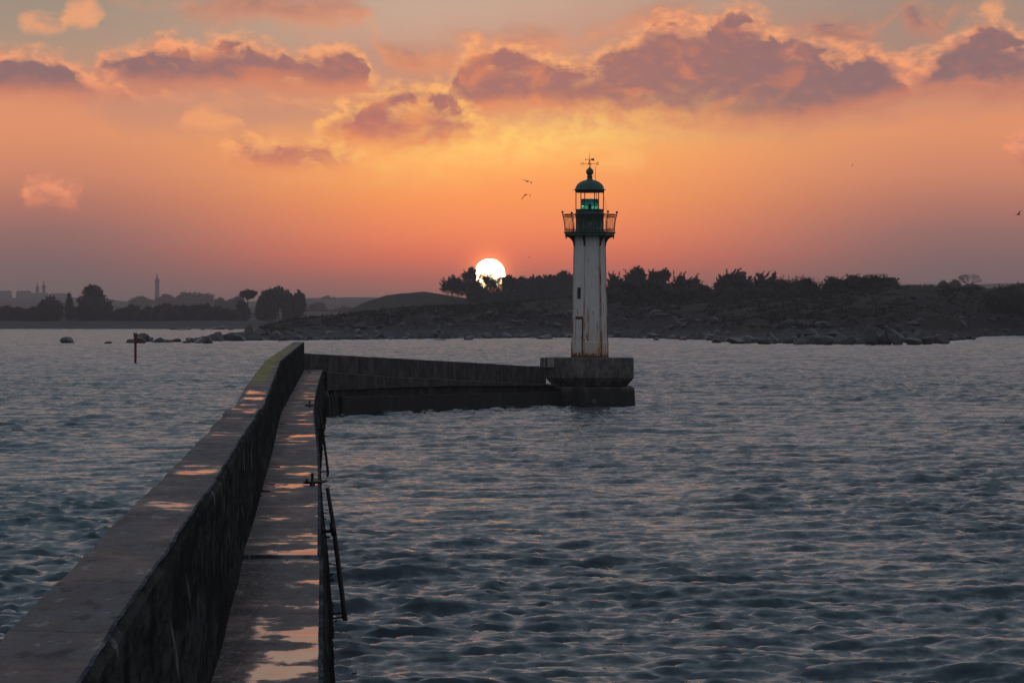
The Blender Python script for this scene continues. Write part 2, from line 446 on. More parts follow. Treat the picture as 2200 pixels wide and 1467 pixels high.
M = {}
def mat_wall():
    """old sea wall concrete, dark and damp, with pale runs down it"""
    m, n, b = mat('damp_concrete')
    p = n.new('ShaderNodeNewGeometry').outputs['Position']
    x, y, z = n.sep(p)
    pl = n.comb(x, n.m('MULTIPLY', y, 0.16), z)
    big = n.noise(pl, 0.9, 5, 0.6); fin = n.noise(pl, 7.0, 6, 0.68)
    st = n.noise(n.comb(n.m('MULTIPLY', x, 2.4), n.m('MULTIPLY', y, 0.7), n.m('MULTIPLY', z, 0.35)), 1.0, 5, 0.6)
    c = n.mix(n.step(fin.outputs[0], 0.35, 0.68), (0.018, 0.0185, 0.0185), (0.050, 0.051, 0.051))
    c = n.mix(n.m('MULTIPLY', n.step(st.outputs[0], 0.54, 0.68), 0.35), c, (0.072, 0.076, 0.078))
    c = n.mix(n.m('MULTIPLY', n.step(big.outputs[0], 0.46, 0.60), 0.65), c, (0.018, 0.0185, 0.0185))
    thin = n.noise(n.comb(n.m('MULTIPLY', x, 8.0), n.m('MULTIPLY_ADD', z, 2.6, n.m('MULTIPLY', y, 1.5)), n.m('MULTIPLY', z, 1.2)), 1.0, 3, 0.5)
    c = n.mix(n.m('MULTIPLY', n.step(thin.outputs[0], 0.66, 0.72), 0.55), c, (0.19, 0.19, 0.19))
    blot = n.noise(pl, 2.6, 6, 0.7)
    c = n.mix(n.m('MULTIPLY', n.step(blot.outputs[0], 0.54, 0.64), 0.5), c, (0.068, 0.072, 0.075))
    jn = n.m('LESS_THAN', n.m('FRACT', n.m('DIVIDE', n.m('MULTIPLY_ADD', fin.outputs[0], 0.06, y), 5.5)), 0.008)
    c = n.mix(n.m('MULTIPLY', jn, 0.8), c, (0.002, 0.002, 0.002))
    tide = n.step(n.m('ADD', z, n.m('MULTIPLY', n.m('SUBTRACT', fin.outputs[0], 0.5), 0.5)), 1.25, 0.75)
    c = n.mix(n.m('MULTIPLY', tide, 0.7), c, (0.006, 0.006, 0.0065))
    n.put(b.inputs['Base Color'], c)
    n.put(b.inputs['Roughness'], n.lstep(fin.outputs[0], 0.3, 0.7, 0.6, 0.9))
    b.inputs['Specular IOR Level'].default_value = 0.0
    mixh = n.m('ADD', n.m('ADD', fin.outputs[0], n.m('MULTIPLY', st.outputs[0], 0.3)), n.m('MULTIPLY', blot.outputs[0], 1.2))
    bump(n, b, mixh, 0.6, 0.05)
    return m
M['wall'] = mat_wall()

def mat_plinth(name, k):
    m, n, b = mat(name)
    p = n.new('ShaderNodeNewGeometry').outputs['Position']
    x, y, z = n.sep(p)
    fin = n.noise(p, 3.0, 6, 0.65)
    st = n.noise(n.comb(n.m('MULTIPLY', x, 2.0), n.m('MULTIPLY', y, 2.0), n.m('MULTIPLY', z, 0.6)), 1.0, 5, 0.6)
    chip = n.noise(n.comb(x, y, n.m('MULTIPLY', z, 0.6)), 2.3, 4, 0.55)
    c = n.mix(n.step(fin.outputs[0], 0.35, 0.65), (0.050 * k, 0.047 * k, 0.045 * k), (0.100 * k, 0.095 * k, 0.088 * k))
    c = n.mix(n.m('MULTIPLY', n.step(st.outputs[0], 0.50, 0.66), 0.7), c, (0.17 * k, 0.16 * k, 0.15 * k))
    c = n.mix(n.step(chip.outputs[0], 0.70, 0.74), c, (0.36 * k, 0.35 * k, 0.34 * k))
    wet = n.step(n.m('ADD', z, n.m('MULTIPLY', st.outputs[0], 1.2)), 2.15, 1.35)
    c = n.mix(n.m('MULTIPLY', wet, 0.8), c, (0.014, 0.0145, 0.015))
    jt = n.m('LESS_THAN', n.m('FRACT', n.m('DIVIDE', n.m('ADD', n.m('MULTIPLY', fin.outputs[0], 0.15), n.m('ADD', x, y)), 4.3)), 0.02)
    if k < 1: c = n.mix(n.m('MULTIPLY', jt, 0.8), c, (0.006, 0.006, 0.006))
    n.put(b.inputs['Base Color'], c)
    b.inputs['Roughness'].default_value = 0.8
    b.inputs['Specular IOR Level'].default_value = 0.25
    bump(n, b, fin.outputs[0], 0.7, 0.06)
    return m
M['plinth'] = mat_plinth('plinth_concrete', 1.0)
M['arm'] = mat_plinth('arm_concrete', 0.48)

def mat_deck(top):
    """wet concrete: walkway (top=False) or top of the parapet (top=True); 'across' runs 0..1 over its width"""
    m, n, b = mat('wet_parapet_top' if top else 'wet_walkway')
    p = n.new('ShaderNodeNewGeometry').outputs['Position']
    x, y, z = n.sep(p)
    at = n.new('ShaderNodeAttribute'); at.attribute_name = 'across'
    ac = at.outputs['Fac']
    ll = n.comb(n.m('MULTIPLY', x, 1.0), n.m('MULTIPLY', y, 0.42), 0.0)
    big = n.noise(ll, 0.9, 5, 0.6); fin = n.noise(p, 22.0, 5, 0.7); med = n.noise(ll, 3.2, 5, 0.6)
    band = n.noise(n.comb(n.m('MULTIPLY', x, 0.25), y, 0.0), 0.55, 4, 0.6)
    c = n.mix(n.step(med.outputs[0], 0.35, 0.65), (0.034, 0.037, 0.043), (0.088, 0.093, 0.104))
    c = n.mix(n.m('MULTIPLY', n.step(fin.outputs[0], 0.52, 0.66), 0.75), c, (0.014, 0.014, 0.015))
    wetf = n.m('ADD', n.m('MULTIPLY', big.outputs[0], 0.55), n.m('MULTIPLY', band.outputs[0], 0.45))
    near = n.step(y, 44.0, 36.0)
    if not top:
        gv = n.noise(n.comb(x, n.m('MULTIPLY', y, 0.30), 0.0), 26.0, 4, 0.7)
        rub = n.m('MULTIPLY', near, n.step(n.m('ADD', ac, n.m('MULTIPLY', n.m('SUBTRACT', med.outputs[0], 0.5), 0.45)), 0.40, 0.30))
        pud = n.step(n.m('ADD', wetf, n.m('MULTIPLY', near, 0.05)), 0.55, 0.585)
        pud = n.m('MULTIPLY', n.m('MULTIPLY', pud, n.m('SUBTRACT', 1.0, rub)), n.m('LESS_THAN', ac, 0.955))
        c = n.mix(n.m('MULTIPLY', rub, n.step(gv.outputs[0], 0.57, 0.62)), c, (0.16, 0.158, 0.172))
        c = n.mix(n.m('MULTIPLY', n.m('MULTIPLY', rub, n.step(gv.outputs[0], 0.60, 0.54)), 0.85), c, (0.012, 0.012, 0.016))
    else:
        pud = n.m('MULTIPLY', n.step(wetf, 0.545, 0.585), n.step(ac, 0.98, 0.8))
        pud = n.m('MULTIPLY', n.m('MULTIPLY', pud, n.step(ac, 0.08, 0.25)), n.step(y, 19.0, 24.0))
        rub = 0.0
        mo = n.m('ADD', ac, n.m('MULTIPLY', n.m('SUBTRACT', med.outputs[0], 0.5), 0.5))
        moss = n.m('MULTIPLY', n.m('MULTIPLY', n.step(y, 66.0, 76.0), n.step(y, 178.0, 120.0)), n.step(mo, 0.85, 0.60))
        pud = n.m('MULTIPLY', pud, n.m('SUBTRACT', 1.0, moss))
        pud = n.m('MULTIPLY', pud, n.step(y, 74.0, 66.0))
        c = n.mix(moss, c, n.mix(fin.outputs[0], (0.075, 0.092, 0.010), (0.17, 0.18, 0.016)))
    c = n.mix(n.m('MULTIPLY', pud, 0.7), c, (0.02, 0.019, 0.02))
    inner = n.m('LESS_THAN', ac, 0.955)
    damp = n.m('MULTIPLY', n.step(wetf, 0.44, 0.54), inner)
    c = n.mix(n.m('MULTIPLY', damp, 0.45), c, (0.018, 0.018, 0.020))
    spk = n.noise(n.comb(n.m('MULTIPLY', x, 1.0), n.m('MULTIPLY', y, 0.22), 0.0), 7.0, 6, 0.7)
    c = n.mix(n.m('MULTIPLY', n.step(spk.outputs[0], 0.53, 0.62), 0.75), c, (0.014, 0.0145, 0.017))
    c = n.mix(n.m('MULTIPLY', n.step(spk.outputs[0], 0.43, 0.36), 0.6), c, (0.17, 0.168, 0.172))
    jn = n.m('LESS_THAN', n.m('FRACT', n.m('DIVIDE', n.m('MULTIPLY_ADD', fin.outputs[0], 0.10, y), 2.75 if top else 3.4)), 0.012)
    c = n.mix(n.m('MULTIPLY', jn, 0.85), c, (0.005, 0.005, 0.005))
    n.put(b.inputs['Base Color'], c)
    r = n.lstep(med.outputs[0], 0.3, 0.7, 0.50, 0.75)
    r = n.m('SUBTRACT', r, n.m('MULTIPLY', damp, 0.16))
    rr = n.mix(pud, n.comb(r, r, r), (0.04, 0.04, 0.04))
    n.put(b.inputs['Roughness'], n.sep(rr)[0])
    n.put(b.inputs['Specular IOR Level'], n.m('MULTIPLY', n.lstep(pud, 0.0, 1.0, 0.05 if top else 0.09, 0.5), inner))
    k = n.new('ShaderNodeBump')
    n.put(k.inputs['Height'], n.m('ADD', fin.outputs[0], n.m('MULTIPLY', med.outputs[0], 1.5)))
    n.put(k.inputs['Strength'], n.m('MULTIPLY', n.m('SUBTRACT', 1.0, pud), 0.6))
    k.inputs['Distance'].default_value = 0.015
    n.link(k.outputs[0], b.inputs['Normal'])
    return m
M['walk'] = mat_deck(False)
M['top'] = mat_deck(True)

def mat_tower():
    m, n, b = mat('weathered_white_paint')
    tc = n.new('ShaderNodeTexCoord').outputs['Object']
    x, y, z = n.sep(tc)
    st = n.noise(n.comb(n.m('MULTIPLY', x, 7.0), n.m('MULTIPLY', y, 7.0), n.m('MULTIPLY', z, 0.55)), 1.0, 5, 0.6)
    st2 = n.noise(n.comb(n.m('MULTIPLY', x, 9.0), n.m('MULTIPLY', y, 9.0), n.m('MULTIPLY', z, 1.0)), 1.0, 5, 0.6)
    fin = n.noise(tc, 9.0, 5, 0.6)
    c = n.mix(n.step(st.outputs[0], 0.35, 0.7), (0.50, 0.505, 0.50), (0.44, 0.43, 0.40))
    lowf = n.lstep(z, 0.0, 3.0, 1.0, 0.0)
    c = n.mix(n.m('MULTIPLY', n.m('MULTIPLY', lowf, lowf), n.lstep(st.outputs[0], 0.3, 0.65, 0.2, 0.9)), c, (0.40, 0.27, 0.14))
    # rust bleeds in long runs, more of it lower down
    thr = n.lstep(z, 0.0, 6.8, 0.535, 0.66)
    rust = n.step(st2.outputs[0], thr, n.m('ADD', thr, 0.05))
    c = n.mix(n.m('MULTIPLY', rust, 0.9), c, n.mix(fin.outputs[0], (0.30, 0.090, 0.028), (0.16, 0.048, 0.018)))
    foot = n.step(n.m('ADD', z, n.m('MULTIPLY', n.m('SUBTRACT', st.outputs[0], 0.5), 0.9)), 0.32, 0.05)
    c = n.mix(foot, c, (0.10, 0.035, 0.014))
    n.put(b.inputs['Base Color'], c)
    b.inputs['Roughness'].default_value = 0.62
    b.inputs['Specular IOR Level'].default_value = 0.3
    bump(n, b, n.m('ADD', fin.outputs[0], rust), 0.25, 0.01)
    return m
M['tower'] = mat_tower()

def mat_rib():
    m, n, b = mat('rusty_rib')
    tc = n.new('ShaderNodeTexCoord').outputs['Object']
    x, y, z = n.sep(tc)
    st = n.noise(n.comb(n.m('MULTIPLY', x, 3.0), n.m('MULTIPLY', y, 3.0), n.m('MULTIPLY', z, 0.9)), 1.0, 5, 0.6)
    thr = n.lstep(z, 0.0, 7.0, 0.40, 0.56)
    r = n.step(st.outputs[0], thr, n.m('ADD', thr, 0.1))
    c = n.mix(r, (0.38, 0.355, 0.32), (0.24, 0.075, 0.026))
    n.put(b.inputs['Base Color'], c); b.inputs['Roughness'].default_value = 0.7
    b.inputs['Specular IOR Level'].default_value = 0.25
    return m
M['rib'] = mat_rib()

def mat_green():
    m, n, b = mat('dark_green_paint')
    tc = n.new('ShaderNodeTexCoord').outputs['Object']
    ns = n.noise(tc, 4.0, 6, 0.6)
    c = n.mix(n.step(ns.outputs[0], 0.35, 0.65), (0.018, 0.050, 0.040), (0.035, 0.082, 0.064))
    c = n.mix(n.step(n.noise(tc, 9.0, 4, 0.6).outputs[0], 0.66, 0.74), c, (0.06, 0.035, 0.02))
    n.put(b.inputs['Base Color'], c)
    b.inputs['Roughness'].default_value = 0.55
    b.inputs['Specular IOR Level'].default_value = 0.35
    return m
M['green'] = mat_green()
M['rustgreen'] = simple('rusted_green_iron', (0.020, 0.030, 0.024), (0.055, 0.022, 0.014), 6.0, 0.7, 0.2, 0.01)
M['rustred'] = simple('red_oxide_iron', (0.09, 0.022, 0.012), (0.05, 0.014, 0.010), 5.0, 0.7, 0.1, 0.01)
M['iron'] = simple('black_iron', (0.008, 0.008, 0.009), (0.018, 0.014, 0.013), 12.0, 0.6, 0.3, 0.01)
M['postiron'] = simple('weathered_post', (0.012, 0.010, 0.010), (0.032, 0.026, 0.025), 8.0, 0.75, 0.5, 0.02)
M['darkgap'] = simple('dark_opening', (0.012, 0.014, 0.013), (0.02, 0.02, 0.02), 3.0, 0.8, 0.0)
M['door'] = simple('pale_door_paint', (0.44, 0.45, 0.46), (0.38, 0.37, 0.35), 3.0, 0.55, 0.1, 0.005)
M['whitegrid'] = simple('white_ladder_paint', (0.42, 0.41, 0.42), (0.30, 0.29, 0.29), 10.0, 0.6, 0.0)
M['redpost'] = simple('red_post_paint', (0.20, 0.012, 0.030), (0.12, 0.010, 0.020), 2.5, 0.55, 0.1, 0.01)
M['greycap'] = simple('grey_cap_paint', (0.060, 0.060, 0.068), (0.045, 0.045, 0.05), 2.5, 0.55, 0.1, 0.01)
M['patch'] = simple('pale_flaked_patch', (0.16, 0.16, 0.18), (0.08, 0.09, 0.10), 14.0, 0.7, 0.0)
M['gull'] = simple('gull_feathers', (0.05, 0.042, 0.04), (0.03, 0.025, 0.025), 3.0, 0.8, 0.0)
M['bark'] = simple('dark_bark', (0.030, 0.024, 0.020), (0.05, 0.04, 0.034), 2.0, 0.9, 0.5, 0.05, spec=0.1)
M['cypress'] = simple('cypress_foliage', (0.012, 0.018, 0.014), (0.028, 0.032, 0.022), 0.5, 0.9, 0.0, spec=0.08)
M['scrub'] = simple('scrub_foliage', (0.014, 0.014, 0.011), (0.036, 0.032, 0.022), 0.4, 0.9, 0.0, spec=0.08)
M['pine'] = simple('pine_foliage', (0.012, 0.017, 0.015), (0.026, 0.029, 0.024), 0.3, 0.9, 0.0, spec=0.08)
M['stone'] = simple('pale_town_stone', (0.16, 0.15, 0.14), (0.20, 0.19, 0.18), 0.05, 0.9, 0.0, spec=0.1)
M['slate'] = simple('slate_roof', (0.06, 0.06, 0.07), (0.08, 0.08, 0.09), 0.1, 0.8, 0.0, spec=0.1)

def mat_lens():
    m, n, b = mat('green_lens_glass')
    tc = n.new('ShaderNodeTexCoord').outputs['Object']
    x, y, z = n.sep(tc)
    ns = n.noise(n.comb(n.m('MULTIPLY', x, 5.0), n.m('MULTIPLY', y, 5.0), z), 1.0, 2, 0.5)
    n.put(b.inputs['Base Color'], n.mix(ns.outputs[0], (0.22, 0.86, 0.80), (0.30, 0.95, 0.90)))
    b.inputs['Transmission Weight'].default_value = 1.0
    b.inputs['Roughness'].default_value = 0.12
    b.inputs['IOR'].default_value = 1.12
    return m
M['lens'] = mat_lens()

def mat_rock():
    m, n, b = mat('shore_rock')
    p = n.new('ShaderNodeNewGeometry').outputs['Position']
    z = n.sep(p)[2]
    f = n.noise(p, 1.3, 6, 0.65); g = n.noise(p, 0.14, 4, 0.6)
    c = n.mix(n.step(f.outputs[0], 0.35, 0.66), (0.011, 0.011, 0.014), (0.060, 0.060, 0.066))
    c = n.mix(n.m('MULTIPLY', n.step(g.outputs[0], 0.5, 0.66), 0.55), c, (0.13, 0.122, 0.12))
    c = n.mix(n.step(n.m('ADD', z, n.m('MULTIPLY', g.outputs[0], 1.5)), 2.6, 1.1), c, (0.016, 0.016, 0.018))
    n.put(b.inputs['Base Color'], c)
    n.put(b.inputs['Roughness'], n.lstep(z, 0.2, 3.5, 0.30, 0.75))
    b.inputs['Specular IOR Level'].default_value = 0.3
    bump(n, b, f.outputs[0], 0.9, 0.35)
    return m
M['rock'] = mat_rock()

def mat_land(name, c1, c2, c3, shore=True):
    m, n, b = mat(name)
    p = n.new('ShaderNodeNewGeometry').outputs['Position']
    x, y, z = n.sep(p)
    q = n.comb(x, n.m('MULTIPLY', y, 0.35), n.m('MULTIPLY', z, 1.5))
    f = n.noise(q, 0.09, 7, 0.65); g = n.noise(p, 0.7, 5, 0.6)
    c = n.mix(n.step(f.outputs[0], 0.38, 0.62), c1, c2)
    c = n.mix(n.m('MULTIPLY', n.step(g.outputs[0], 0.5, 0.68), 0.5), c, c3)
    if shore:
        k = n.step(n.m('ADD', z, n.m('MULTIPLY', n.m('SUBTRACT', f.outputs[0], 0.5), 5.0)), 3.4, 1.6)
        st = n.mix(n.step(g.outputs[0], 0.42, 0.6), (0.014, 0.0135, 0.016), (0.075, 0.072, 0.075))
        c = n.mix(k, c, st)
        low = n.step(z, 0.9, 0.35)
        c = n.mix(low, c, (0.014, 0.014, 0.016))
    n.put(b.inputs['Base Color'], c)
    b.inputs['Roughness'].default_value = 0.95
    b.inputs['Specular IOR Level'].default_value = 0.1
    bump(n, b, n.m('ADD', g.outputs[0], f.outputs[0]), 1.0, 0.8)
    return m
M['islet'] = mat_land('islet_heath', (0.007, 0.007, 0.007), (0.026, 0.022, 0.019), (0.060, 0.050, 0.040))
M['hill'] = mat_land('grassy_hill', (0.020, 0.020, 0.016), (0.034, 0.032, 0.025), (0.046, 0.042, 0.032), False)
M['shore'] = mat_land('dune_shore', (0.045, 0.042, 0.040), (0.060, 0.055, 0.050), (0.03, 0.029, 0.025), False)

def mat_sea():
    m, n, b = mat('sea_water')
    p = n.new('ShaderNodeNewGeometry').outputs['Position']
    x, y, z = n.sep(p)
    fa = n.new('ShaderNodeAttribute'); fa.attribute_name = 'foam'
    foam = fa.outputs['Fac']
    dist = n.new('ShaderNodeVectorMath', operation='LENGTH'); n.put(dist.inputs[0], p)
    far = n.lstep(dist.outputs['Value'], 45.0, 260.0)
    # small ripples tilt the surface: two noises give the two slopes
    r1 = n.noise(n.comb(x, n.m('MULTIPLY', y, 1.25), 0.0), 4.5, 4, 0.62)
    r2 = n.noise(n.comb(n.m('ADD', x, 71.3), n.m('MULTIPLY_ADD', y, 1.25, 13.0), 0.0), 0.9, 5, 0.62)
    a1 = n.sep(r1.outputs['Color']); a2 = n.sep(r2.outputs['Color'])
    gust = n.noise(n.comb(n.m('MULTIPLY', x, 0.03), n.m('MULTIPLY', y, 0.012), 0.0), 1.0, 4, 0.6)
    amp = n.m('MULTIPLY', n.lstep(gust.outputs[0], 0.35, 0.65, 0.65, 1.15), n.m('MULTIPLY_ADD', far, 0.1, 0.75))
    amp2 = n.m('MULTIPLY_ADD', far, 0.30, 0.25)
    sx = n.m('ADD', n.m('MULTIPLY', n.m('SUBTRACT', a1[0], 0.5), amp), n.m('MULTIPLY', n.m('SUBTRACT', a2[0], 0.5), amp2))
    sy = n.m('ADD', n.m('MULTIPLY', n.m('SUBTRACT', a1[1], 0.5), amp), n.m('MULTIPLY', n.m('SUBTRACT', a2[1], 0.5), amp2))
    sy = n.m('SUBTRACT', sy, n.m('MULTIPLY_ADD', far, 0.085, 0.03))      # wavelets lean towards the harbour
    nrm = n.new('ShaderNodeNewGeometry').outputs['Normal']
    ad = n.new('ShaderNodeVectorMath', operation='ADD'); n.put(ad.inputs[0], nrm); n.put(ad.inputs[1], n.comb(sx, sy, 0.0))
    nz = n.new('ShaderNodeVectorMath', operation='NORMALIZE'); n.put(nz.inputs[0], ad.outputs[0])
    n.link(nz.outputs[0], b.inputs['Normal'])
    deep = n.mix(n.step(x, -4.0, -14.0), (0.006, 0.018, 0.026), (0.006, 0.034, 0.042))
    fn = n.noise(n.comb(x, n.m('MULTIPLY', y, 0.3), 0.0), 0.5, 6, 0.7)
    fm = n.step(n.m('ADD', fn.outputs[0], n.m('MULTIPLY', foam, 0.62)), 0.68, 0.86)
    n.put(b.inputs['Base Color'], n.mix(fm, deep, (0.55, 0.55, 0.57)))
    n.put(b.inputs['Roughness'], n.m('ADD', n.lstep(far, 0.0, 1.0, 0.06, 0.16), n.m('MULTIPLY', fm, 0.5)))
    b.inputs['IOR'].default_value = 1.333
    return m
M['sea'] = mat_sea()

# ------------------------------------------------------------------ sea
def wave_tile(size, res, lmin, lmax, wind, spread, seed, rms, power):
    rs = np.random.RandomState(seed)
    k = np.fft.fftfreq(res, size / res) * 2 * np.pi
    kx, ky = np.meshgrid(k, k, indexing='ij')
    kk = np.hypot(kx, ky); kk[0, 0] = 1
    lam = 2 * np.pi / kk
    dirc = (kx * math.cos(wind) + ky * math.sin(wind)) / kk
    A = kk ** power * np.where((lam > lmin) & (lam < lmax), 1, 0) * np.exp(-((lam / lmax) ** 4)) * (0.03 + np.abs(dirc) ** spread)
    spec = A * (rs.randn(res, res) + 1j * rs.randn(res, res))
    h = np.fft.ifft2(spec)
    s = rms / np.real(h).std()
    H = np.real(h) * s
    Dx = np.real(np.fft.ifft2(-1j * kx / kk * spec)) * s
    Dy = np.real(np.fft.ifft2(-1j * ky / kk * spec)) * s
    return size, res, np.stack([Dx, Dy, H], -1)

def sample(tile, x, y):
    size, res, T = tile
    fx = x / size * res; fy = y / size * res
    xi = np.floor(fx).astype(int); yi = np.floor(fy).astype(int)
    a = (fx - xi)[..., None]; c = (fy - yi)[..., None]
    g = lambda i, j: T[i % res, j % res]
    return (g(xi, yi) * (1 - a) + g(xi + 1, yi) * a) * (1 - c) + (g(xi, yi + 1) * (1 - a) + g(xi + 1, yi + 1) * a) * c

SHORE = [(395, 735), (430, 733), (560, 733), (700, 731), (800, 730), (900, 729), (1000, 728), (1100, 727), (1240, 726), (1310, 726), (1420, 728),
         (1520, 731), (1560, 736), (1700, 739), (1850, 740), (2000, 737), (2080, 730), (2110, 723), (2200, 722), (2700, 721)]

LHX = ((1267 - 1100) / FOC * 200, 200.0)
def build_sea():
    t = np.concatenate([np.linspace(-6, -0.2, 26)[:-1], np.linspace(-0.2, 0.2, 760), np.linspace(0.2, 6, 26)[1:]])
    d = [-250, -120, -60, -30, -10, 0, 10, 20, 28]
    q = 34.0
    while q < 1750:
        d.append(q); q += 0.0020 * q + 0.02
    d += list(np.geomspace(1752, 9500, 60))
    d = np.array(d)
    T_, D_ = np.meshgrid(t, d)
    X = T_ * np.maximum(D_, 40); Y = D_.copy()
    xr = X * 0.94 + Y * 0.34; yr = Y * 0.94 - X * 0.34
    small = wave_tile(31.0, 512, 0.22, 0.8, 1.40, 4, 3, 0.019, -1.4)
    midw = wave_tile(67.0, 512, 0.45, 1.8, 1.50, 7, 5, 0.044, -1.4)
    big = wave_tile(310.0, 512, 1.6, 7.0, 1.65, 7, 8, 0.056, -1.6)
    near = np.clip((D_ - 20) / 20, 0, 1)
    fs = near * np.clip((220 - D_) / 150, 0, 1); fm = near * np.clip((900 - D_) / 650, 0, 1); fb = near * np.clip((2500 - D_) / 900, 0, 1)
    gust = np.clip(0.92 + 1.7 * fbm(X / 14.0, Y / 30.0, 9, 4), 0.35, 1.6)
    W = sample(small, X, Y) * (fs * gust)[..., None] + sample(midw, xr, yr) * (fm * gust)[..., None] + sample(big, X * 0.97 - Y * 0.26, Y * 0.97 + X * 0.26) * fb[..., None]
    # calm water in the lee of the pier end is left as it is; crests sharpened sideways
    X2 = X - W[..., 0] * 0.55; Y2 = Y - W[..., 1] * 0.55; Z2 = W[..., 2]
    V = np.stack([X2, Y2, Z2], -1).reshape(-1, 3)
    r, c = X.shape
    i = np.arange(r * c).reshape(r, c)
    F = np.stack([i[:-1, :-1], i[:-1, 1:], i[1:, 1:], i[1:, :-1]], -1).reshape(-1, 4)
    me = np_mesh('sea', V, F, True)
    # surf along the islet's shore and on the far beach
    px = 1100 + T_ * FOC
    ds = EYE * FOC / (interp(px, SHORE) - HZ)
    foam = np.exp(-np.abs(D_ - (ds - 4)) / 16.0) * (px > 430)
    foam += 1.0 * np.exp(-np.abs(D_ - 1715) / 30.0) * (px < 480)
    foam += 0.8 * np.exp(-np.abs(D_ - (ds - 34)) / 10.0) * (px > 2030)
    # wash along the quay, the arm and the plinth
    fx, fy, gx, gy = -9.8, 175.6, 2.2, 196.3
    ln = math.hypot(gx - fx, gy - fy); ux, uy = (gx - fx) / ln, (gy - fy) / ln
    along = (X - fx) * ux + (Y - fy) * uy; perp = (X - fx) * uy - (Y - fy) * ux
    foam += 0.50 * np.exp(-np.abs(perp - 0.25) / 0.45) * ((along > 0) & (along < ln))
    foam += 0.55 * np.exp(-np.abs(Y - (LHX[1] - 3.2)) / 0.5) * (np.abs(X - LHX[0]) < 3.2)
    foam += 0.55 * np.exp(-np.abs(X - (LHX[0] + 2.9)) / 0.4) * (np.abs(Y - LHX[1]) < 3.2)
    at = me.attributes.new('foam', 'FLOAT', 'POINT')
    at.data.foreach_set('value', np.clip(foam, 0, 1).astype(np.float32).ravel())
    tag(link('sea', me, M['sea']), 'choppy grey blue sea around the stone jetty', 'sea', kind='structure')
build_sea()

# ------------------------------------------------------------------ jetty
INNER = [(653, 735), (603, 776), (592, 808), (583, 832), (571, 863), (558, 887), (542, 914), (517, 944), (508, 965), (489, 992), (469, 1029), (452, 1053), (437, 1073), (420, 1097),
         (387, 1146), (363, 1184), (333, 1225), (300, 1271), (275, 1312), (240, 1361), (215, 1408), (177, 1465)]
OUTER = [(631, 735), (570, 776), (543, 811), (526, 835), (513, 857), (507, 866), (493, 879), (477, 899), (445, 933), (420, 955), (408, 970), (378, 1000), (349, 1031), (322, 1058),
         (308, 1067), (218, 1157), (169, 1214), (136, 1244), (104, 1271), (0, 1380), (-80, 1468)]
BASE = [(653, 794), (643, 813), (621, 852), (604, 884), (594, 924), (586, 958), (580, 985), (572, 1012), (560, 1046), (554, 1078), (528, 1167), (521, 1195), (500, 1292), (480, 1357), (452, 1467)]
EDGE = [(695, 795), (688, 814), (681, 841), (678, 861), (676, 883), (677, 904), (682, 940), (686, 973), (688, 1020), (690, 1195), (694, 1202), (694, 1340), (694, 1467)]
STEP_D = 37.6
END_D = 176.0
def walk_drop(d): return np.where(d < STEP_D, 2.775, 2.74)
TOP_DROP = [(0, 1.30), (11.9, 1.31), (14.8, 1.33), (20, 1.32), (25.3, 1.326), (30.9, 1.35), (37.7, 1.39), (44.2, 1.44), (51.3, 1.47), (58.3, 1.475), (62, 1.44), (67.5, 1.40), (78.6, 1.37), (96, 1.23), (176, 1.23)]

def at_row(line, y):
    L = sorted(line, key=lambda q: q[1])
    return np.interp(y, [q[1] for q in L], [q[0] for q in L])

def jetty_lines(d):
    """plan x of outer edge, inner edge, wall foot, walkway edge at distance d"""
    def fit(line, drop, dmin):
        dd = np.maximum(d, dmin)
        y = HZ + FOC * drop(dd) / dd
        x = (at_row(line, y) - 1100) / FOC * dd
        d2 = dmin * 1.6; y2 = HZ + FOC * drop(np.array(d2)) / d2
        x2 = (at_row(line, y2) - 1100) / FOC * d2
        y1 = HZ + FOC * drop(np.array(dmin)) / dmin
        x1 = (at_row(line, y1) - 1100) / FOC * dmin
        return np.where(d < dmin, x1 + (d - dmin) * (x2 - x1) / (d2 - dmin), x)
    td = lambda q: interp(q, TOP_DROP)
    return fit(OUTER, td, 12.5), fit(INNER, td, 12.0), fit(BASE, walk_drop, 25.4), fit(EDGE, walk_drop, 25.4)

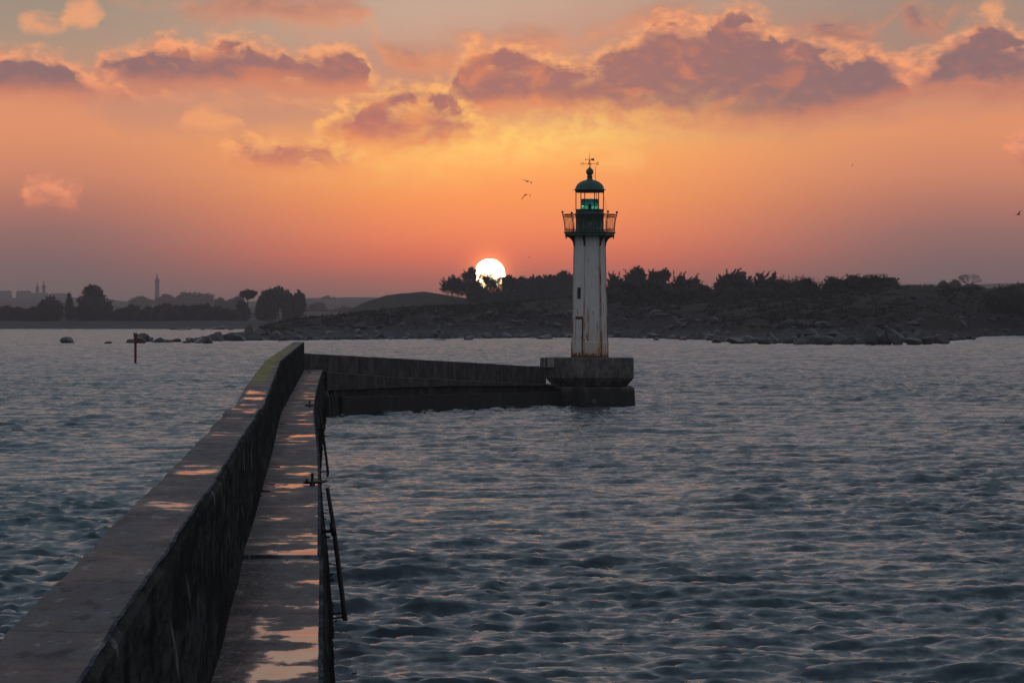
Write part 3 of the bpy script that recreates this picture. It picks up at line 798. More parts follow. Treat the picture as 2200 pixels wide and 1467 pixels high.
def build_jetty():
    d = [-4.0]
    while d[-1] < END_D: d.append(d[-1] + max(0.14, 0.0055 * d[-1]))
    d[-1] = END_D
    d = np.array(sorted(d + [STEP_D - 0.004, STEP_D + 0.004]))
    xo, xi, xb, xe = jetty_lines(d)
    k = np.ones(9) / 9
    def smooth(a):
        p = np.pad(a, 4, mode='reflect', reflect_type='odd'); return np.convolve(p, k, 'valid')
    xo, xi, xb, xe = map(smooth, (xo, xi, xb, xe))
    xb = np.maximum(xb, xi + 0.02)
    rs = np.random.RandomState(4)
    zt = EYE - interp(d, TOP_DROP); zw = EYE - walk_drop(d)
    j1 = 0.022 * fbm(d * 2.1, d * 0, 1, 5, 0.65); j2 = 0.022 * fbm(d * 2.4, d * 0 + 9, 2, 5, 0.65); j3 = 0.018 * fbm(d * 1.7, d * 0 + 4, 3, 5, 0.65); jz = 0.022 * fbm(d * 0.8, d * 0 + 2, 5, 5, 0.6)
    # broken edge of the slab courses
    for a, b_, s in ((48, 52, 0.05), (54, 59, -0.04), (41, 46, 0.03)):
        jz += np.where((d > a) & (d < b_), s, 0)
    root = empty('stone_jetty', (0, 0, 0))
    tag(root, 'long stone jetty with parapet and wet walkway running out from the foreground', 'jetty')
    n = len(d)
    def strip(cols, name, mt, vals=None, sm_=False):
        """cols: list of (x array, z array)"""
        V = np.stack([np.stack([cx, d, cz], -1) for cx, cz in cols], 1).reshape(-1, 3)
        c = len(cols); i = np.arange(n * c).reshape(n, c)
        F = np.stack([i[:-1, :-1], i[:-1, 1:], i[1:, 1:], i[1:, :-1]], -1).reshape(-1, 4)
        me = np_mesh(name, V, F, sm_)
        if vals is not None:
            at = me.attributes.new('across', 'FLOAT', 'POINT')
            at.data.foreach_set('value', np.tile(np.array(vals, np.float32), n))
        return me
    # parapet body, as a closed section
    O, I = xo + j1, xi + j2
    Zo, Zi = zt + jz, zt + jz * 0.8 - 0.01
    one = np.ones(n)
    body = [(xb + 0.01, zw - 0.3), (xb + 0.004, zw + 0.35), (xb * 0.5 + I * 0.5 + j3, (zw + zt) / 2), (I + 0.015, Zi - 0.05), (I - 0.02, Zi - 0.006), (O + 0.02, Zo - 0.006), (O - 0.015, Zo - 0.05), (O - 0.25, -1.5 * one)]
    me = strip(body, 'parapet', M['wall'])
    par = link('parapet', me, M['wall'], root)
    endcap = MB(); e = [(c[0][-1], d[-1], c[1][-1]) for c in body]
    endcap.add(e + [(e[0][0], d[-1], -1.5)], [tuple(range(len(e) + 1))])
    endcap.build('end_face', M['wall'], par)
    # its wet top
    cols = []
    vals = np.linspace(0, 1, 9)
    for v_ in vals:
        w = 0.012 * fbm(d * 2.1, d * 0 + 7 * v_, 8, 4)
        edge_drop = 0.0
        cols.append(((O + 0.004) * (1 - v_) + (I - 0.004) * v_, Zo * (1 - v_) + Zi * v_ + w + edge_drop + 0.012))
    link('parapet_top', strip(cols, 'parapet_top', M['top'], vals, True), M['top'], root)
    # walkway slab
    cols = []; vals = np.linspace(0, 1, 9)
    for v_ in vals:
        w = 0.006 * fbm(d * 2.3, d * 0 + 5 * v_, 11, 4)
        cols.append(((xb - 0.02) * (1 - v_) + (xe + j3) * v_, zw + w + 0.02))
    wk = link('walkway', strip(cols, 'walkway', M['walk'], vals, True), M['walk'], root)
    link('edge_face', strip([cols[-1], (xe + j3, zw - 0.16)], 'edge_face', M['wall']), M['wall'], wk)
    # quay wall under it, battered out to the water
    bulge = 0.10 * fbm(d * 0.5, d * 0 + 3, 21, 4)
    q = [(xe - 0.06, zw - 0.10), (xe - 0.03 + bulge * 0.3, zw - 0.6), (xe + 0.10 + bulge, zw - 1.5), (xe + 0.20 + bulge, 0.0 * one), (xe + 0.30 + bulge, -1.5 * one)]
    link('quay_wall', strip(q, 'quay_wall', M['wall']), M['wall'], root)
build_jetty()

# ------------------------------------------------------------------ pier arm out to the light
LH = Vector(((1267 - 1100) / FOC * 200, 200.0, EYE - (767 - HZ) / FOC * 200))
def build_arm():
    F0 = Vector((-9.97, 175.8)); F1 = Vector((2.3, 196.6))
    ux = (F1 - F0).normalized(); nn = Vector((ux.y, -ux.x))
    root = empty('pier_arm', (F0.x, F0.y, 0))
    tag(root, 'dark concrete pier arm sloping from the jetty elbow to the lighthouse', 'pier')
    topy = [(640, 758), (655, 759), (1000, 778), (1168, 788), (1260, 793)]
    ledy = [(640, 794), (697, 798), (832, 809), (1000, 817), (1160, 824), (1260, 828)]
    lbot = [(640, 842), (756, 837), (849, 832), (1000, 829), (1180, 829), (1260, 829)]
    foty = [(640, 857), (748, 852), (1000, 846), (1187, 842), (1260, 840)]
    S = np.linspace(-1.5, 25.5, 110)
    def zat(p, prof):
        px = 1100 + p.x / p.y * FOC
        return EYE - (float(interp(px, prof)) - HZ) / FOC * p.y
    def section(off0, off1, ztop, zbot, seed, s0=-1.5, s1=99, amp=0.05):
        rings = []
        for s in S:
            if s < s0 or s > s1: continue
            a = F0 + ux * s + nn * off0; b_ = F0 + ux * s + nn * off1
            j = float(fbm(np.array(s * 0.9), np.array(seed * 3.1), seed, 4)) * amp
            zt = zat(a, ztop) if isinstance(ztop, list) else ztop
            zb = zat(a, zbot) if isinstance(zbot, list) else zbot
            a = a + nn * j
            rings.append([(a.x - F0.x, a.y - F0.y, zb), (a.x - F0.x, a.y - F0.y, zt - 0.03), (a.x - nn.x * 0.03 - F0.x, a.y - nn.y * 0.03 - F0.y, zt + j * 0.4),
                          (b_.x - F0.x, b_.y - F0.y, zt + j * 0.4), (b_.x - F0.x, b_.y - F0.y, zb)])
        return MB().loft(rings)
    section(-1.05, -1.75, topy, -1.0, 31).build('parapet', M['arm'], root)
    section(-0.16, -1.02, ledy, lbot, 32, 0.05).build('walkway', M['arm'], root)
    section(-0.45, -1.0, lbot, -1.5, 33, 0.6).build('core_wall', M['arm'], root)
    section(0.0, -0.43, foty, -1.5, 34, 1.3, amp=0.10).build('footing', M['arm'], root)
    # rough buttress of broken concrete in the elbow
    mb = MB()
    for q, (sx, oy, w, h) in enumerate(((0.2, 0.05, 0.5, 1.35), (0.62, 0.10, 0.38, 1.2), (1.0, 0.05, 0.5, 1.3))):
        c = F0 + ux * sx + nn * oy - F0
        mb.lathe([(w * 0.75, -1.2), (w * 0.66, 0.3), (w * 0.5, h * 0.75), (w * 0.2, h)], 7, q * 0.7, (c.x - nn.x * 0.3, c.y - nn.y * 0.3), False)
    mb.build('buttress', M['arm'], root)
build_arm()

# ------------------------------------------------------------------ lighthouse and its plinth
def build_plinth():
    root = empty('lighthouse_plinth', (LH.x, LH.y, 0))
    tag(root, 'chipped concrete plinth standing in the water beneath the lighthouse', 'plinth')
    blk = [(-2.72, -0.7), (-0.55, -2.5), (2.30, -2.5), (2.62, -2.2), (2.62, 2.4), (-2.72, 2.4)]
    def inset(poly, k):
        return [(x * k, y * k) for x, y in poly]
    mb = MB(); z0, z1, z2 = 1.09, 1.64, LH.z - 0.03
    a = [(x, y, z2) for x, y in inset(blk, 0.992)]; a2 = [(x, y, z2 - 0.03) for x, y in blk]; b = [(x, y, z1) for x, y in blk]; c = [(x, y, z0) for x, y in inset(blk, 0.83)]
    mb.loft([c, b, a2, a]); mb.build('block', M['plinth'], root)
    ft = [(-2.95, -1.1), (-0.75, -2.85), (2.66, -2.85), (2.66, 2.7), (-2.95, 2.7)]
    mb = MB(); rings = []
    for z, k in ((-1.6, 1.02), (0.2, 1.01), (0.85, 0.995), (1.05, 0.99), (1.086, 0.97)):
        rings.append([(x * k, y * k, z) for x, y in ft])
    mb.loft(rings); mb.build('footing', M['plinth'], root)
    # the low end block of the pier with white ladder rungs on it
    pb = empty('ladder_post', (0, 0, 0)); pb.parent = root
    MB().box((-2.93, -0.9, 2.55), (0.24, 0.5, 0.62)).build('side_block', M['plinth'], pb)
    l = MB()
    for x in (-2.56, -2.24): l.box((x, -1.20, 2.55), (0.035, 0.03, 0.50))
    for k in range(6): l.box((-2.40, -1.20, 2.32 + 0.09 * k), (0.29, 0.03, 0.035))
    l.build('white_ladder', M['whitegrid'], pb)
    MB().box((-2.32, -0.92, 2.55), (0.95, 0.5, 0.60)).build('back_block', M['plinth'], pb)
build_plinth()

ROT = math.radians(9.5)
def hexp(R, z, k, rot=ROT):
    a = rot + k * math.pi / 3
    return Vector((R * math.cos(a), R * math.sin(a), z))

def build_light():
    h = lambda y: (767 - y) / 35.0
    root = empty('lighthouse', LH)
    tag(root, 'white rusty iron lighthouse with green lantern on the pier end', 'lighthouse')
    # tower: six panels, slightly tapered, flared foot
    prof = [(1.20, -0.02), (1.20, 0.05), (1.135, 0.07), (1.135, 0.12), (1.125, 0.9), (1.09, 1.0), (1.075, 1.6), (0.95, 7.5)]
    tw = MB().lathe(prof, 6, ROT, smooth=False).build('tower', M['tower'], root)
    MB().lathe([(1.24, -0.045), (1.24, 0.0)], 6, ROT, smooth=False).build('base_plate', M['rustgreen'], root)
    def rad(z):
        return float(np.interp(z, [p[1] for p in prof], [p[0] for p in prof]))
    for k in range(6):
        r = MB()
        zs = [0.08, 0.9, 1.0, 1.6, 4.5, 7.42]
        r.tube([hexp(rad(z) + 0.005, z, k) for z in zs], 0.042, 6, False)
        r.build('corner_rib', M['rib'], root)
    for y in (588, 677):
        z = h(y); R = rad(z) + 0.012
        MB().lathe([(R - 0.05, z - 0.012), (R, z - 0.010), (R, z + 0.010), (R - 0.05, z + 0.012)], 6, ROT, smooth=False, caps=False).build('panel_flange', M['tower'], root)
    # door and slit window on the left front face (between corners 3 and 4)
    def on_face(k, t, z, out):
        a = hexp(rad(z), z, k); b = hexp(rad(z), z, k + 1)
        p = a.lerp(b, t); nrm = (a + b) * 0.5; nrm.z = 0; nrm.normalize()
        return p + nrm * out
    def plate(k, t0, t1, z0, z1, o0, o1):
        vs = [on_face(k, t, z, o) for o in (o0, o1) for t, z in ((t0, z0), (t1, z0), (t1, z1), (t0, z1))]
        return MB().add(vs, [(0, 1, 2, 3)[::-1], (4, 5, 6, 7), (0, 1, 5, 4), (1, 2, 6, 5), (2, 3, 7, 6), (3, 0, 4, 7)])
    dr = plate(3, 0.33, 0.86, h(757), h(686), -0.02, 0.035).build('door', M['door'], root)
    plate(3, 0.28, 0.91, h(686) + 0.006, h(680), -0.02, 0.05).build('lintel', M['rustred'], dr)
    plate(3, 0.27, 0.325, h(757), h(686), -0.02, 0.05).build('jamb', M['rib'], dr)
    plate(3, 0.865, 0.92, h(757), h(686), -0.02, 0.05).build('jamb', M['rustred'], dr)
    MB().ball(on_face(3, 0.8, h(724), 0.06), 0.03).build('handle', M['iron'], dr)
    wn = plate(3, 0.42, 0.68, h(642), h(618), -0.02, 0.012).build('slit_window', M['darkgap'], root)
    plate(3, 0.36, 0.41, h(643), h(617), -0.02, 0.035).build('frame', M['rib'], wn)
    # conduit down the right of the front panel
    MB().tube([on_face(4, 0.93, z, 0.04) for z in (0.15, 1.0, 1.7, 6.0, 6.9)] + [on_face(4, 0.99, 7.3, 0.05)], 0.018, 6).build('conduit', M['rib'], root)
    # gallery deck
    gz = h(507)
    g = MB().lathe([(1.0, gz - 0.02), (1.50, gz - 0.01), (1.545, gz + 0.02), (1.545, gz + 0.14), (1.61, gz + 0.17), (1.62, gz + 0.25), (1.0, gz + 0.27)], 6, ROT, smooth=False)
    gal = g.build('gallery_deck', M['green'], root)
    for k in range(6):
        b = MB(); a = ROT + k * math.pi / 3
        co, si = math.cos(a), math.sin(a); tx, ty = -si * 0.055, co * 0.055
        pts = []
        R0 = 0.97
        for q in range(9):
            ph = math.pi / 2 * q / 8
            pts.append((R0 + 0.50 - 0.46 * math.cos(ph) * 1.0, gz - 0.62 + 0.55 * math.sin(ph)))
        outer = [(R0 - 0.03, gz - 0.66)] + pts + [(R0 + 0.56, gz - 0.07), (R0 + 0.56, gz), (R0 - 0.03, gz)]
        m_ = len(outer)
        vs = [(r * co + s * tx, r * si + s * ty, z) for s in (-1, 1) for r, z in outer]
        fs = [tuple(range(m_)), tuple(range(m_, 2 * m_))[::-1]] + [(i, (i + 1) % m_, m_ + (i + 1) % m_, m_ + i)[::-1] for i in range(m_)]
        b.add(vs, fs)
        r = R0 + 0.50
        b.lathe([(0.012, gz - 0.20), (0.04, gz - 0.15), (0.03, gz - 0.10), (0.05, gz - 0.04)], 8, 0, (r * co, r * si))
        b.build('bracket', M['rustgreen'], root)
    # railing, flaring outwards towards the top
    rz0, rz1 = gz + 0.27, h(460.5)
    H = rz1 - rz0
    def flare(t): return 1.535 + 0.03 * t + 0.135 * t ** 2.6
    def rail_pt(k, s, t):
        return hexp(flare(t), rz0 + H * t, k).lerp(hexp(flare(t), rz0 + H * t, k + 1), s)
    rl = MB()
    for t, r in ((0.985, 0.026), (0.84, 0.016), (0.07, 0.018)):
        rl.tube([rail_pt(k, 0, t) for k in range(7)], r, 6, False)
    rail = rl.build('gallery_railing', M['rustgreen'], root)
    for k in range(6):
        p = MB().tube([rail_pt(k, 0, t) for t in (0, 0.25, 0.5, 0.75, 0.9, 1.0)], 0.038, 6)
        top = rail_pt(k, 0, 1.0)
        p.tube([top, top + Vector((0, 0, 0.10))], 0.022, 6)
        p.ball(top + Vector((0, 0, 0.125)), 0.072)
        p.build('railing_post', M['rustgreen'], rail)
        for q in range(1, 7):
            s = q / 7
            b = MB().tube([rail_pt(k, s, t) for t in (0.0, 0.15, 0.25, 0.5, 0.75, 0.84)], [0.022, 0.026, 0.014, 0.014, 0.016, 0.02], 5)
            # a ring between the two upper rails
            a0 = rail_pt(k, s, 0.85); a1 = rail_pt(k, s, 0.97); tx = (rail_pt(k, 1, 1) - rail_pt(k, 0, 1)).normalized()
            mid = (a0 + a1) / 2; up = (a1 - a0) / 2
            b.tube([mid + tx * 0.055 * math.cos(w) + up * math.sin(w) for w in np.linspace(0, 2 * math.pi, 9)], 0.011, 4)
            b.build('baluster', M['rustgreen'], rail)
    # lantern drum
    z0, z1 = rz0, h(451)
    dm = MB().lathe([(0.885, z0 - 0.02), (0.885, z0 + 0.1), (0.86, z0 + 0.12), (0.86, z1 - 0.34), (0.885, z1 - 0.32), (0.885, z1 - 0.26), (0.86, z1 - 0.24), (0.86, z1 - 0.03), (0.89, z1 - 0.01), (0.89, z1 + 0.03), (0.6, z1 + 0.03)], 32)
    for k in range(12):
        a = k * math.pi / 6 + 0.2
        dm.box((0.867 * math.cos(a), 0.867 * math.sin(a), (z0 + z1) / 2), (0.02, 0.05, z1 - z0 - 0.1), a)
    drum = dm.build('lantern_drum', M['green'], root)
    pt = MB()
    rs = np.random.RandomState(12)
    for dx, dz, w in ((0.03, 0.48, 0.10), (0.11, 0.40, 0.07), (0.0, 0.36, 0.06), (0.15, 0.26, 0.06), (0.10, 0.50, 0.06)):
        a = -math.pi / 2 + dx / 0.86
        ring = []
        for q in range(9):
            ph = 2 * math.pi * q / 9; r_ = w * (0.7 + 0.5 * rs.rand())
            aa = a + r_ * math.cos(ph) / 0.86
            ring.append((0.874 * math.cos(aa), 0.874 * math.sin(aa), z0 + dz + r_ * math.sin(ph)))
        pt.add(ring, [tuple(range(9))])
    pt.build('flaked_paint', M['patch'], drum)
    # glazing posts
    z2 = h(413)
    for k in range(6):
        a = math.radians(8) + k * math.pi / 3
        MB().tube([(0.855 * math.cos(a), 0.855 * math.sin(a), z1), (0.855 * math.cos(a), 0.855 * math.sin(a), z2 + 0.02)], 0.032, 6).build('glazing_post', M['rustred'], root)
    MB().lathe([(0.90, z2 - 0.025), (0.90, z2 + 0.01), (0.80, z2 + 0.01), (0.80, z2 - 0.025), (0.90, z2 - 0.025)], 32, caps=False).build('head_ring', M['rustred'], root)
    # lens and lamp
    l0, l1 = z1 + 0.03, h(428)
    MB().lathe([(0.535, l0 - 0.1), (0.535, l1), (0.515, l1), (0.515, l0 - 0.1), (0.535, l0 - 0.1)], 28, caps=False).build('lens', M['lens'], root)
    MB().lathe([(0.30, l0 - 0.1), (0.30, l0 + 0.02), (0.10, l0 + 0.05), (0.10, l0 + 0.10), (0.11, l0 + 0.27), (0.04, l0 + 0.29)], 14).build('lamp', M['iron'], root)
    for a in (1.6, 4.4, 3.9):
        MB().tube([(0.548 * math.cos(a), 0.548 * math.sin(a), l0 - 0.1), (0.548 * math.cos(a), 0.548 * math.sin(a), l1 + 0.02)], 0.014, 5).build('lens_bar', M['iron'], root)
    MB().tube([(0.42, 0.25, l1 - 0.3), (0.42, 0.25, z2)], 0.016, 5).build('cable', M['iron'], root)
    # dome, cowl, ball
    e = h(408.5)
    prof = [(0.84, z2 + 0.01), (0.89, z2 + 0.03), (0.90, e - 0.02), (0.985, e), (0.99, e + 0.025), (0.90, e + 0.045)]
    rr, hh = 0.88, 0.60
    for q in range(1, 11):
        ph = math.pi / 2 * q / 10 * 0.86
        prof.append((rr * math.cos(ph), e + 0.045 + hh * math.sin(ph)))
    zt = prof[-1][1]
    prof += [(0.185, zt + 0.03), (0.155, zt + 0.10), (0.15, zt + 0.16), (0.185, zt + 0.18), (0.185, zt + 0.22), (0.15, zt + 0.24), (0.13, zt + 0.30)]
    dome = MB().lathe(prof, 36).build('dome', M['green'], root)
    bz = zt + 0.30 + 0.18
    MB().ball((0, 0, bz), 0.232, 18, 12).lathe([(0.14, bz + 0.18), (0.05, bz + 0.27), (0.012, bz + 0.36)], 12).build('ball_finial', M['green'], dome)
    # weather vane: letters are seen from behind
    v = empty('weather_vane', (0, 0, 0)); v.parent = root
    MB().tube([(0, 0, bz + 0.3), (0, 0, h(345)), (0, 0, h(328))], [0.022, 0.02, 0.007], 6).ball((0, 0, h(346)), 0.05, 8, 6).build('rod', M['rustred'], v)
    ca = math.radians(-10)
    cx, cy = math.cos(ca), math.sin(ca)
    az_ = h(352)
    arms = MB().tube([(-0.42 * cx, -0.42 * cy, az_), (0.42 * cx, 0.42 * cy, az_)], 0.012, 5).tube([(0.42 * cy, -0.42 * cx, az_), (-0.42 * cy, 0.42 * cx, az_)], 0.012, 5)
    arms.build('compass_arms', M['rustred'], v)
    def letter(name, strokes, ctr, ax, s=0.085):
        mb = MB()
        for st in strokes:
            mb.tube([Vector(ctr) + Vector((ax[0], ax[1], 0)) * (p[0] * s) + Vector((0, 0, p[1] * s)) for p in st], 0.017, 4, False)
        mb.build(name, M['rustred'], v)
    mir = (-cx, -cy)                        # read from the far side
    nS = [[(-0.8, -1), (-0.8, 1), (0.8, -1), (0.8, 1)]]
    sS = [[(0.8, 0.75), (0.3, 1), (-0.5, 0.9), (-0.8, 0.5), (-0.4, 0.1), (0.4, -0.1), (0.8, -0.5), (0.5, -0.9), (-0.3, -1), (-0.8, -0.75)]]
    eS = [[(0.7, 1), (-0.7, 1), (-0.7, -1), (0.7, -1)], [(-0.7, 0), (0.4, 0)]]
    wS = [[(-1, 1), (-0.5, -1), (0, 0.6), (0.5, -1), (1, 1)]]
    letter('letter_n', nS, (-0.42 * cx - 0.06, -0.42 * cy, az_), mir)
    letter('letter_s', sS, (0.42 * cx + 0.06, 0.42 * cy, az_), mir)
    letter('letter_w', wS, (0.42 * cy - 0.05 * 0, -0.42 * cx, az_), (cy, -cx))
    letter('letter_e', eS, (-0.42 * cy, 0.42 * cx, az_), (cy, -cx))
    ay = h(343)
    ar = MB().tube([(-0.22, 0.02, ay), (0.2, -0.02, ay)], 0.014, 5)
    ar.add([(-0.31, 0.0, ay), (-0.25, 0.0, ay + 0.035), (-0.19, 0.0, ay), (-0.25, 0.0, ay - 0.035), (-0.25, 0.03, ay), (-0.25, -0.03, ay)], [(0, 1, 4), (1, 2, 4), (2, 3, 4), (3, 0, 4), (1, 0, 5), (2, 1, 5), (3, 2, 5), (0, 3, 5)])
    ar.add([(0.09, y_, z_) if i in (0, 3) else (0.27, y_, z_) for y_ in (-0.012, 0.012) for i, z_ in ((0, ay - 0.045), (1, ay - 0.075), (2, ay + 0.075), (3, ay + 0.045))],
           [(0, 1, 2, 3), (7, 6, 5, 4), (0, 4, 5, 1), (1, 5, 6, 2), (2, 6, 7, 3), (3, 7, 4, 0)])
    ar.build('arrow', M['rustred'], v)
    ae = empty('aerial', (0, 0, 0)); ae.parent = root
    x = (1279.5 - 1267) / 35
    MB().tube([(x + 0.02, 0.1, h(389)), (x, 0.1, h(386)), (x, 0.1, h(358))], 0.013, 5).build('mast', M['rustred'], ae)
    MB().tube([(0.02, 0.05, h(353)), (0.17, 0.1, h(368)), (x, 0.1, h(383))], 0.006, 4).tube([(x, 0.12, h(386)), (0.75, -0.4, h(412)), (0.93, -0.5, h(432)), (1.1, -0.6, h(462))], 0.007, 4).build('wire', M['rustred'], ae)
build_light()

# ------------------------------------------------------------------ things on and beside the jetty
def edge_x(d):
    return float(jetty_lines(np.array([d, d]))[3][0])

def make_cleat(d, label):
    x = edge_x(d); z = EYE - 2.74 + 0.02
    root = empty('mooring_cleat', (x - 0.13, d, z))
    tag(root, label, 'mooring cleat', 'iron cleats on the walkway edge')
    MB().lathe([(0.05, -0.01), (0.045, 0.03), (0.022, 0.04), (0.022, 0.16), (0.028, 0.17), (0.02, 0.20), (0.008, 0.21)], 10).build('post', M['iron'], root)
    MB().tube([(-0.15, 0, 0.05), (-0.14, 0, 0.05), (0.14, 0, 0.055), (0.24, 0.02, 0.075)], [0.012, 0.02, 0.022, 0.014], 8).build('crossbar', M['iron'], root)
    MB().tube([(-0.09, 0, 0.05), (-0.09, 0, 0.11)], [0.026, 0.018], 8).build('pin', M['iron'], root)
    return root
make_cleat(53.3, 'black iron cross shaped cleat on the walkway edge beside the nearer leaning post')
c2 = copy_tree([o for o in bpy.data.objects if o.name == 'mooring_cleat'][0])
c2.location = (edge_x(101) - 0.16, 101, EYE - 2.72)
c2['label'] = 'black iron cross shaped cleat on the walkway near the far elbow'

def make_post():
    d = 56.0
    bot = P(743, 1345, d); top = P(703, 1047, d)
    root = empty('leaning_post', (bot.x, d, 0))
    tag(root, 'tall dark iron post leaning outward from the walkway, nearest in the water', 'mooring post', 'leaning posts along the quay')
    R = Vector((bot.x, d, 0))
    pts = [Vector(bot) - R + Vector((0.02, 0, -1.0)), bot - R, P(738, 1300, d) - R, P(719, 1150, d) - R, P(716, 1125, d) - R, top - R]
    MB().tube(pts, [0.05, 0.047, 0.043, 0.042, 0.036, 0.036], 10).build('pole', M['postiron'], root)
    c0 = P(717.5, 1150, d) - R; c1 = P(714, 1122, d) - R
    MB().tube([c0, c1], 0.052, 10).build('collar', M['iron'], root)
    b = MB()
    a = P(716, 1140, d) - R; e = Vector((edge_x(d) - R.x - 0.05, 0.02, a.z - 0.02))
    b.tube([a, e], 0.034, 6).build('bracket', M['iron'], root)
    b = MB()
    for yy in (1319, 1329):
        a = P(739, yy - 4, d) - R; e = Vector((edge_x(d) - R.x + 0.1, 0.02, a.z - 0.04))
        b.tube([a, e], 0.02, 6)
    b.build('lower_bracket', M['iron'], root)
    return root
lp = make_post()
l2 = copy_tree(lp)
dd = 108.0
l2.location = (P(708, 1018, dd).x - 0.03, dd, 0)
l2['label'] = 'slim dark iron post leaning outward from the quay, farther along'

mk = empty('channel_marker', P(291, 779, 391))
tag(mk, 'slim red channel marker pole with grey topmark standing in the sea', 'channel marker')
MB().lathe([(0.15, -1.5), (0.15, 3.05), (0.17, 3.06), (0.17, 3.12)], 14).build('pole', M['redpost'], mk)
MB().lathe([(0.24, 3.12), (0.26, 3.14), (0.26, 3.55), (0.23, 3.58)], 14).build('topmark', M['greycap'], mk)
MB().box((0, -0.16, 1.6), (0.05, 0.04, 2.7)).build('ladder_rail', M['redpost'], mk)

# ------------------------------------------------------------------ gulls
def gull(px, py, d, la, ra, label, span=1.35, yaw=0.0, bank=0.0):
    """la, ra: (inner, outer) wing angles in degrees above level, left and right of the picture"""
    root = empty('seagull', P(px, py, d), yaw)
    root.rotation_euler = (0, bank, yaw)
    tag(root, label, 'seagull', 'gulls in the sky')
    b = MB(); L = 0.52
    prof = [(-0.30, 0.012), (-0.24, 0.05), (-0.12, 0.085), (0.05, 0.09), (0.16, 0.065), (0.22, 0.055), (0.27, 0.045), (0.31, 0.016), (0.35, 0.006)]
    rings = []
    for y, r in prof:
        rings.append([(r * math.cos(2 * math.pi * k / 10), y * 1.0, r * 0.9 * math.sin(2 * math.pi * k / 10)) for k in range(10)])
    b.loft(rings)
    b.add([(-0.03, -0.24, 0.01), (0.03, -0.24, 0.01), (0.08, -0.42, 0.012), (0, -0.43, 0.0), (-0.08, -0.42, 0.012), (0, -0.25, -0.015)], [(0, 1, 2, 3), (0, 3, 4), (1, 5, 2), (2, 5, 3), (3, 5, 4), (4, 5, 0)])
    for s, (a0, a1) in ((-1, la), (1, ra)):
        p = Vector((0.04 * s, 0.03, 0.04)); secs = []
        N_ = 12; half = span / 2
        for k in range(N_ + 1):
            t = k / N_
            ang = math.radians(a0 if t < 0.42 else a0 + (a1 - a0) * min(1, (t - 0.42) / 0.25))
            chord = 0.27 * (1 - 0.15 * t) * (1 - max(0, (t - 0.6) / 0.4) ** 1.6 * 0.92)
            sweep = 0.06 * math.sin(min(t / 0.42, 1) * math.pi / 2) - 0.20 * max(0, t - 0.42)
            th = 0.016 * (1 - 0.8 * t)
            nx, nz = -math.sin(ang) * s, math.cos(ang)
            secs.append([(p.x, p.y + sweep + chord * 0.45, p.z), (p.x + nx * th, p.y + sweep + chord * 0.15, p.z + nz * th), (p.x, p.y + sweep - chord * 0.55, p.z), (p.x - nx * th, p.y + sweep + chord * 0.15, p.z - nz * th)])
            st = half / N_
            p = p + Vector((math.cos(ang) * st * s, 0, math.sin(ang) * st))
        b.loft(secs)
    b.build('body', M['gull'], root)
    return root
gull(1133, 390, 395, (18, 8), (-8, -66), 'upper gull of the close pair left of the lantern', 1.6, 0.5)
gull(1129, 419, 395, (-46, -60), (4, -68), 'lower gull of the close pair left of the lantern', 1.7, -0.4)
gull(2188, 461, 400, (-8, -14), (48, 40), 'gull with raised wing flying at the right edge', 1.3, 0.7)
gull(531, 621, 640, (8, -2), (-24, -66), 'gull gliding just over the umbrella pine on the far shore', 1.4, 0.4)
gull(383, 430, 1500, (35, 30), (-20, -30), 'tiny gull speck in the pink sky over the single tall spire', 1.1, 0.8)
gull(1832, 356, 1300, (60, 50), (20, -10), 'tiny gull speck in the sky right of the lighthouse', 1.1, 1.2)
gull(1137, 553, 1150, (30, 10), (20, -30), 'tiny gull speck above and right of the setting sun', 1.0, 0.5)
gull(548, 567, 1300, (30, 10), (20, -30), 'tiny gull speck in the haze above the umbrella pine', 0.9, 0.9)

# ------------------------------------------------------------------ land
def grid_mesh(name, X, Y, Z):
    r, c = X.shape
    V = np.stack([X, Y, Z], -1).reshape(-1, 3)
    i = np.arange(r * c).reshape(r, c)
    F = np.stack([i[:-1, :-1], i[:-1, 1:], i[1:, 1:], i[1:, :-1]], -1).reshape(-1, 4)
    return np_mesh(name, V, F, True)

RIDGE = [(380, 745), (420, 733), (460, 724), (520, 714), (560, 706), (620, 691), (650, 685), (740, 678), (800, 671), (850, 666), (930, 661), (1000, 658), (1060, 655), (1150, 648), (1240, 640), (1300, 648),
         (1380, 652), (1500, 652), (1560, 648), (1700, 640), (1780, 632), (1860, 624), (1940, 618), (2000, 616), (2040, 619), (2110, 621), (2140, 620), (2200, 613), (2700, 610)]
RDIST = 985.0
def islet_z(X, D):
    px = 1100 + X / D * FOC
    ds = EYE * FOC / (interp(px, SHORE) - HZ) + 6 * fbm(px / 22.0, px * 0, 40, 4)
    dr = np.maximum(ds + 110, RDIST)
    zr = EYE - (interp(px, RIDGE) - HZ) / FOC * dr
    t = (D - ds) / (dr - ds)
    z = zr * (0.34 * sm(t * 4) + 0.66 * sm(np.clip((t - 0.1) / 0.9, 0, 1) ** 1.15))
    z = np.where(t < 0, t * 12, z)
    z = np.where(t > 1, zr - 2.2 * sm((D - dr) / 160), z)
    z = np.where(D > 1380, z - (D - 1380) * 0.12, z)
    left = sm((px - 395) / 60.0)
    z = z * left - 3 * (1 - left)
    amp = 1.1 * sm(t * 5) * (1 - 0.55 * sm((t - 0.3) / 0.5)) * left
    return z + amp * 2.2 * fbm(X / 5.0, D / 9.0, 41, 5) + 0.8 * left * sm(t * 3) * fbm(X / 22.0, D / 22.0, 42, 4)

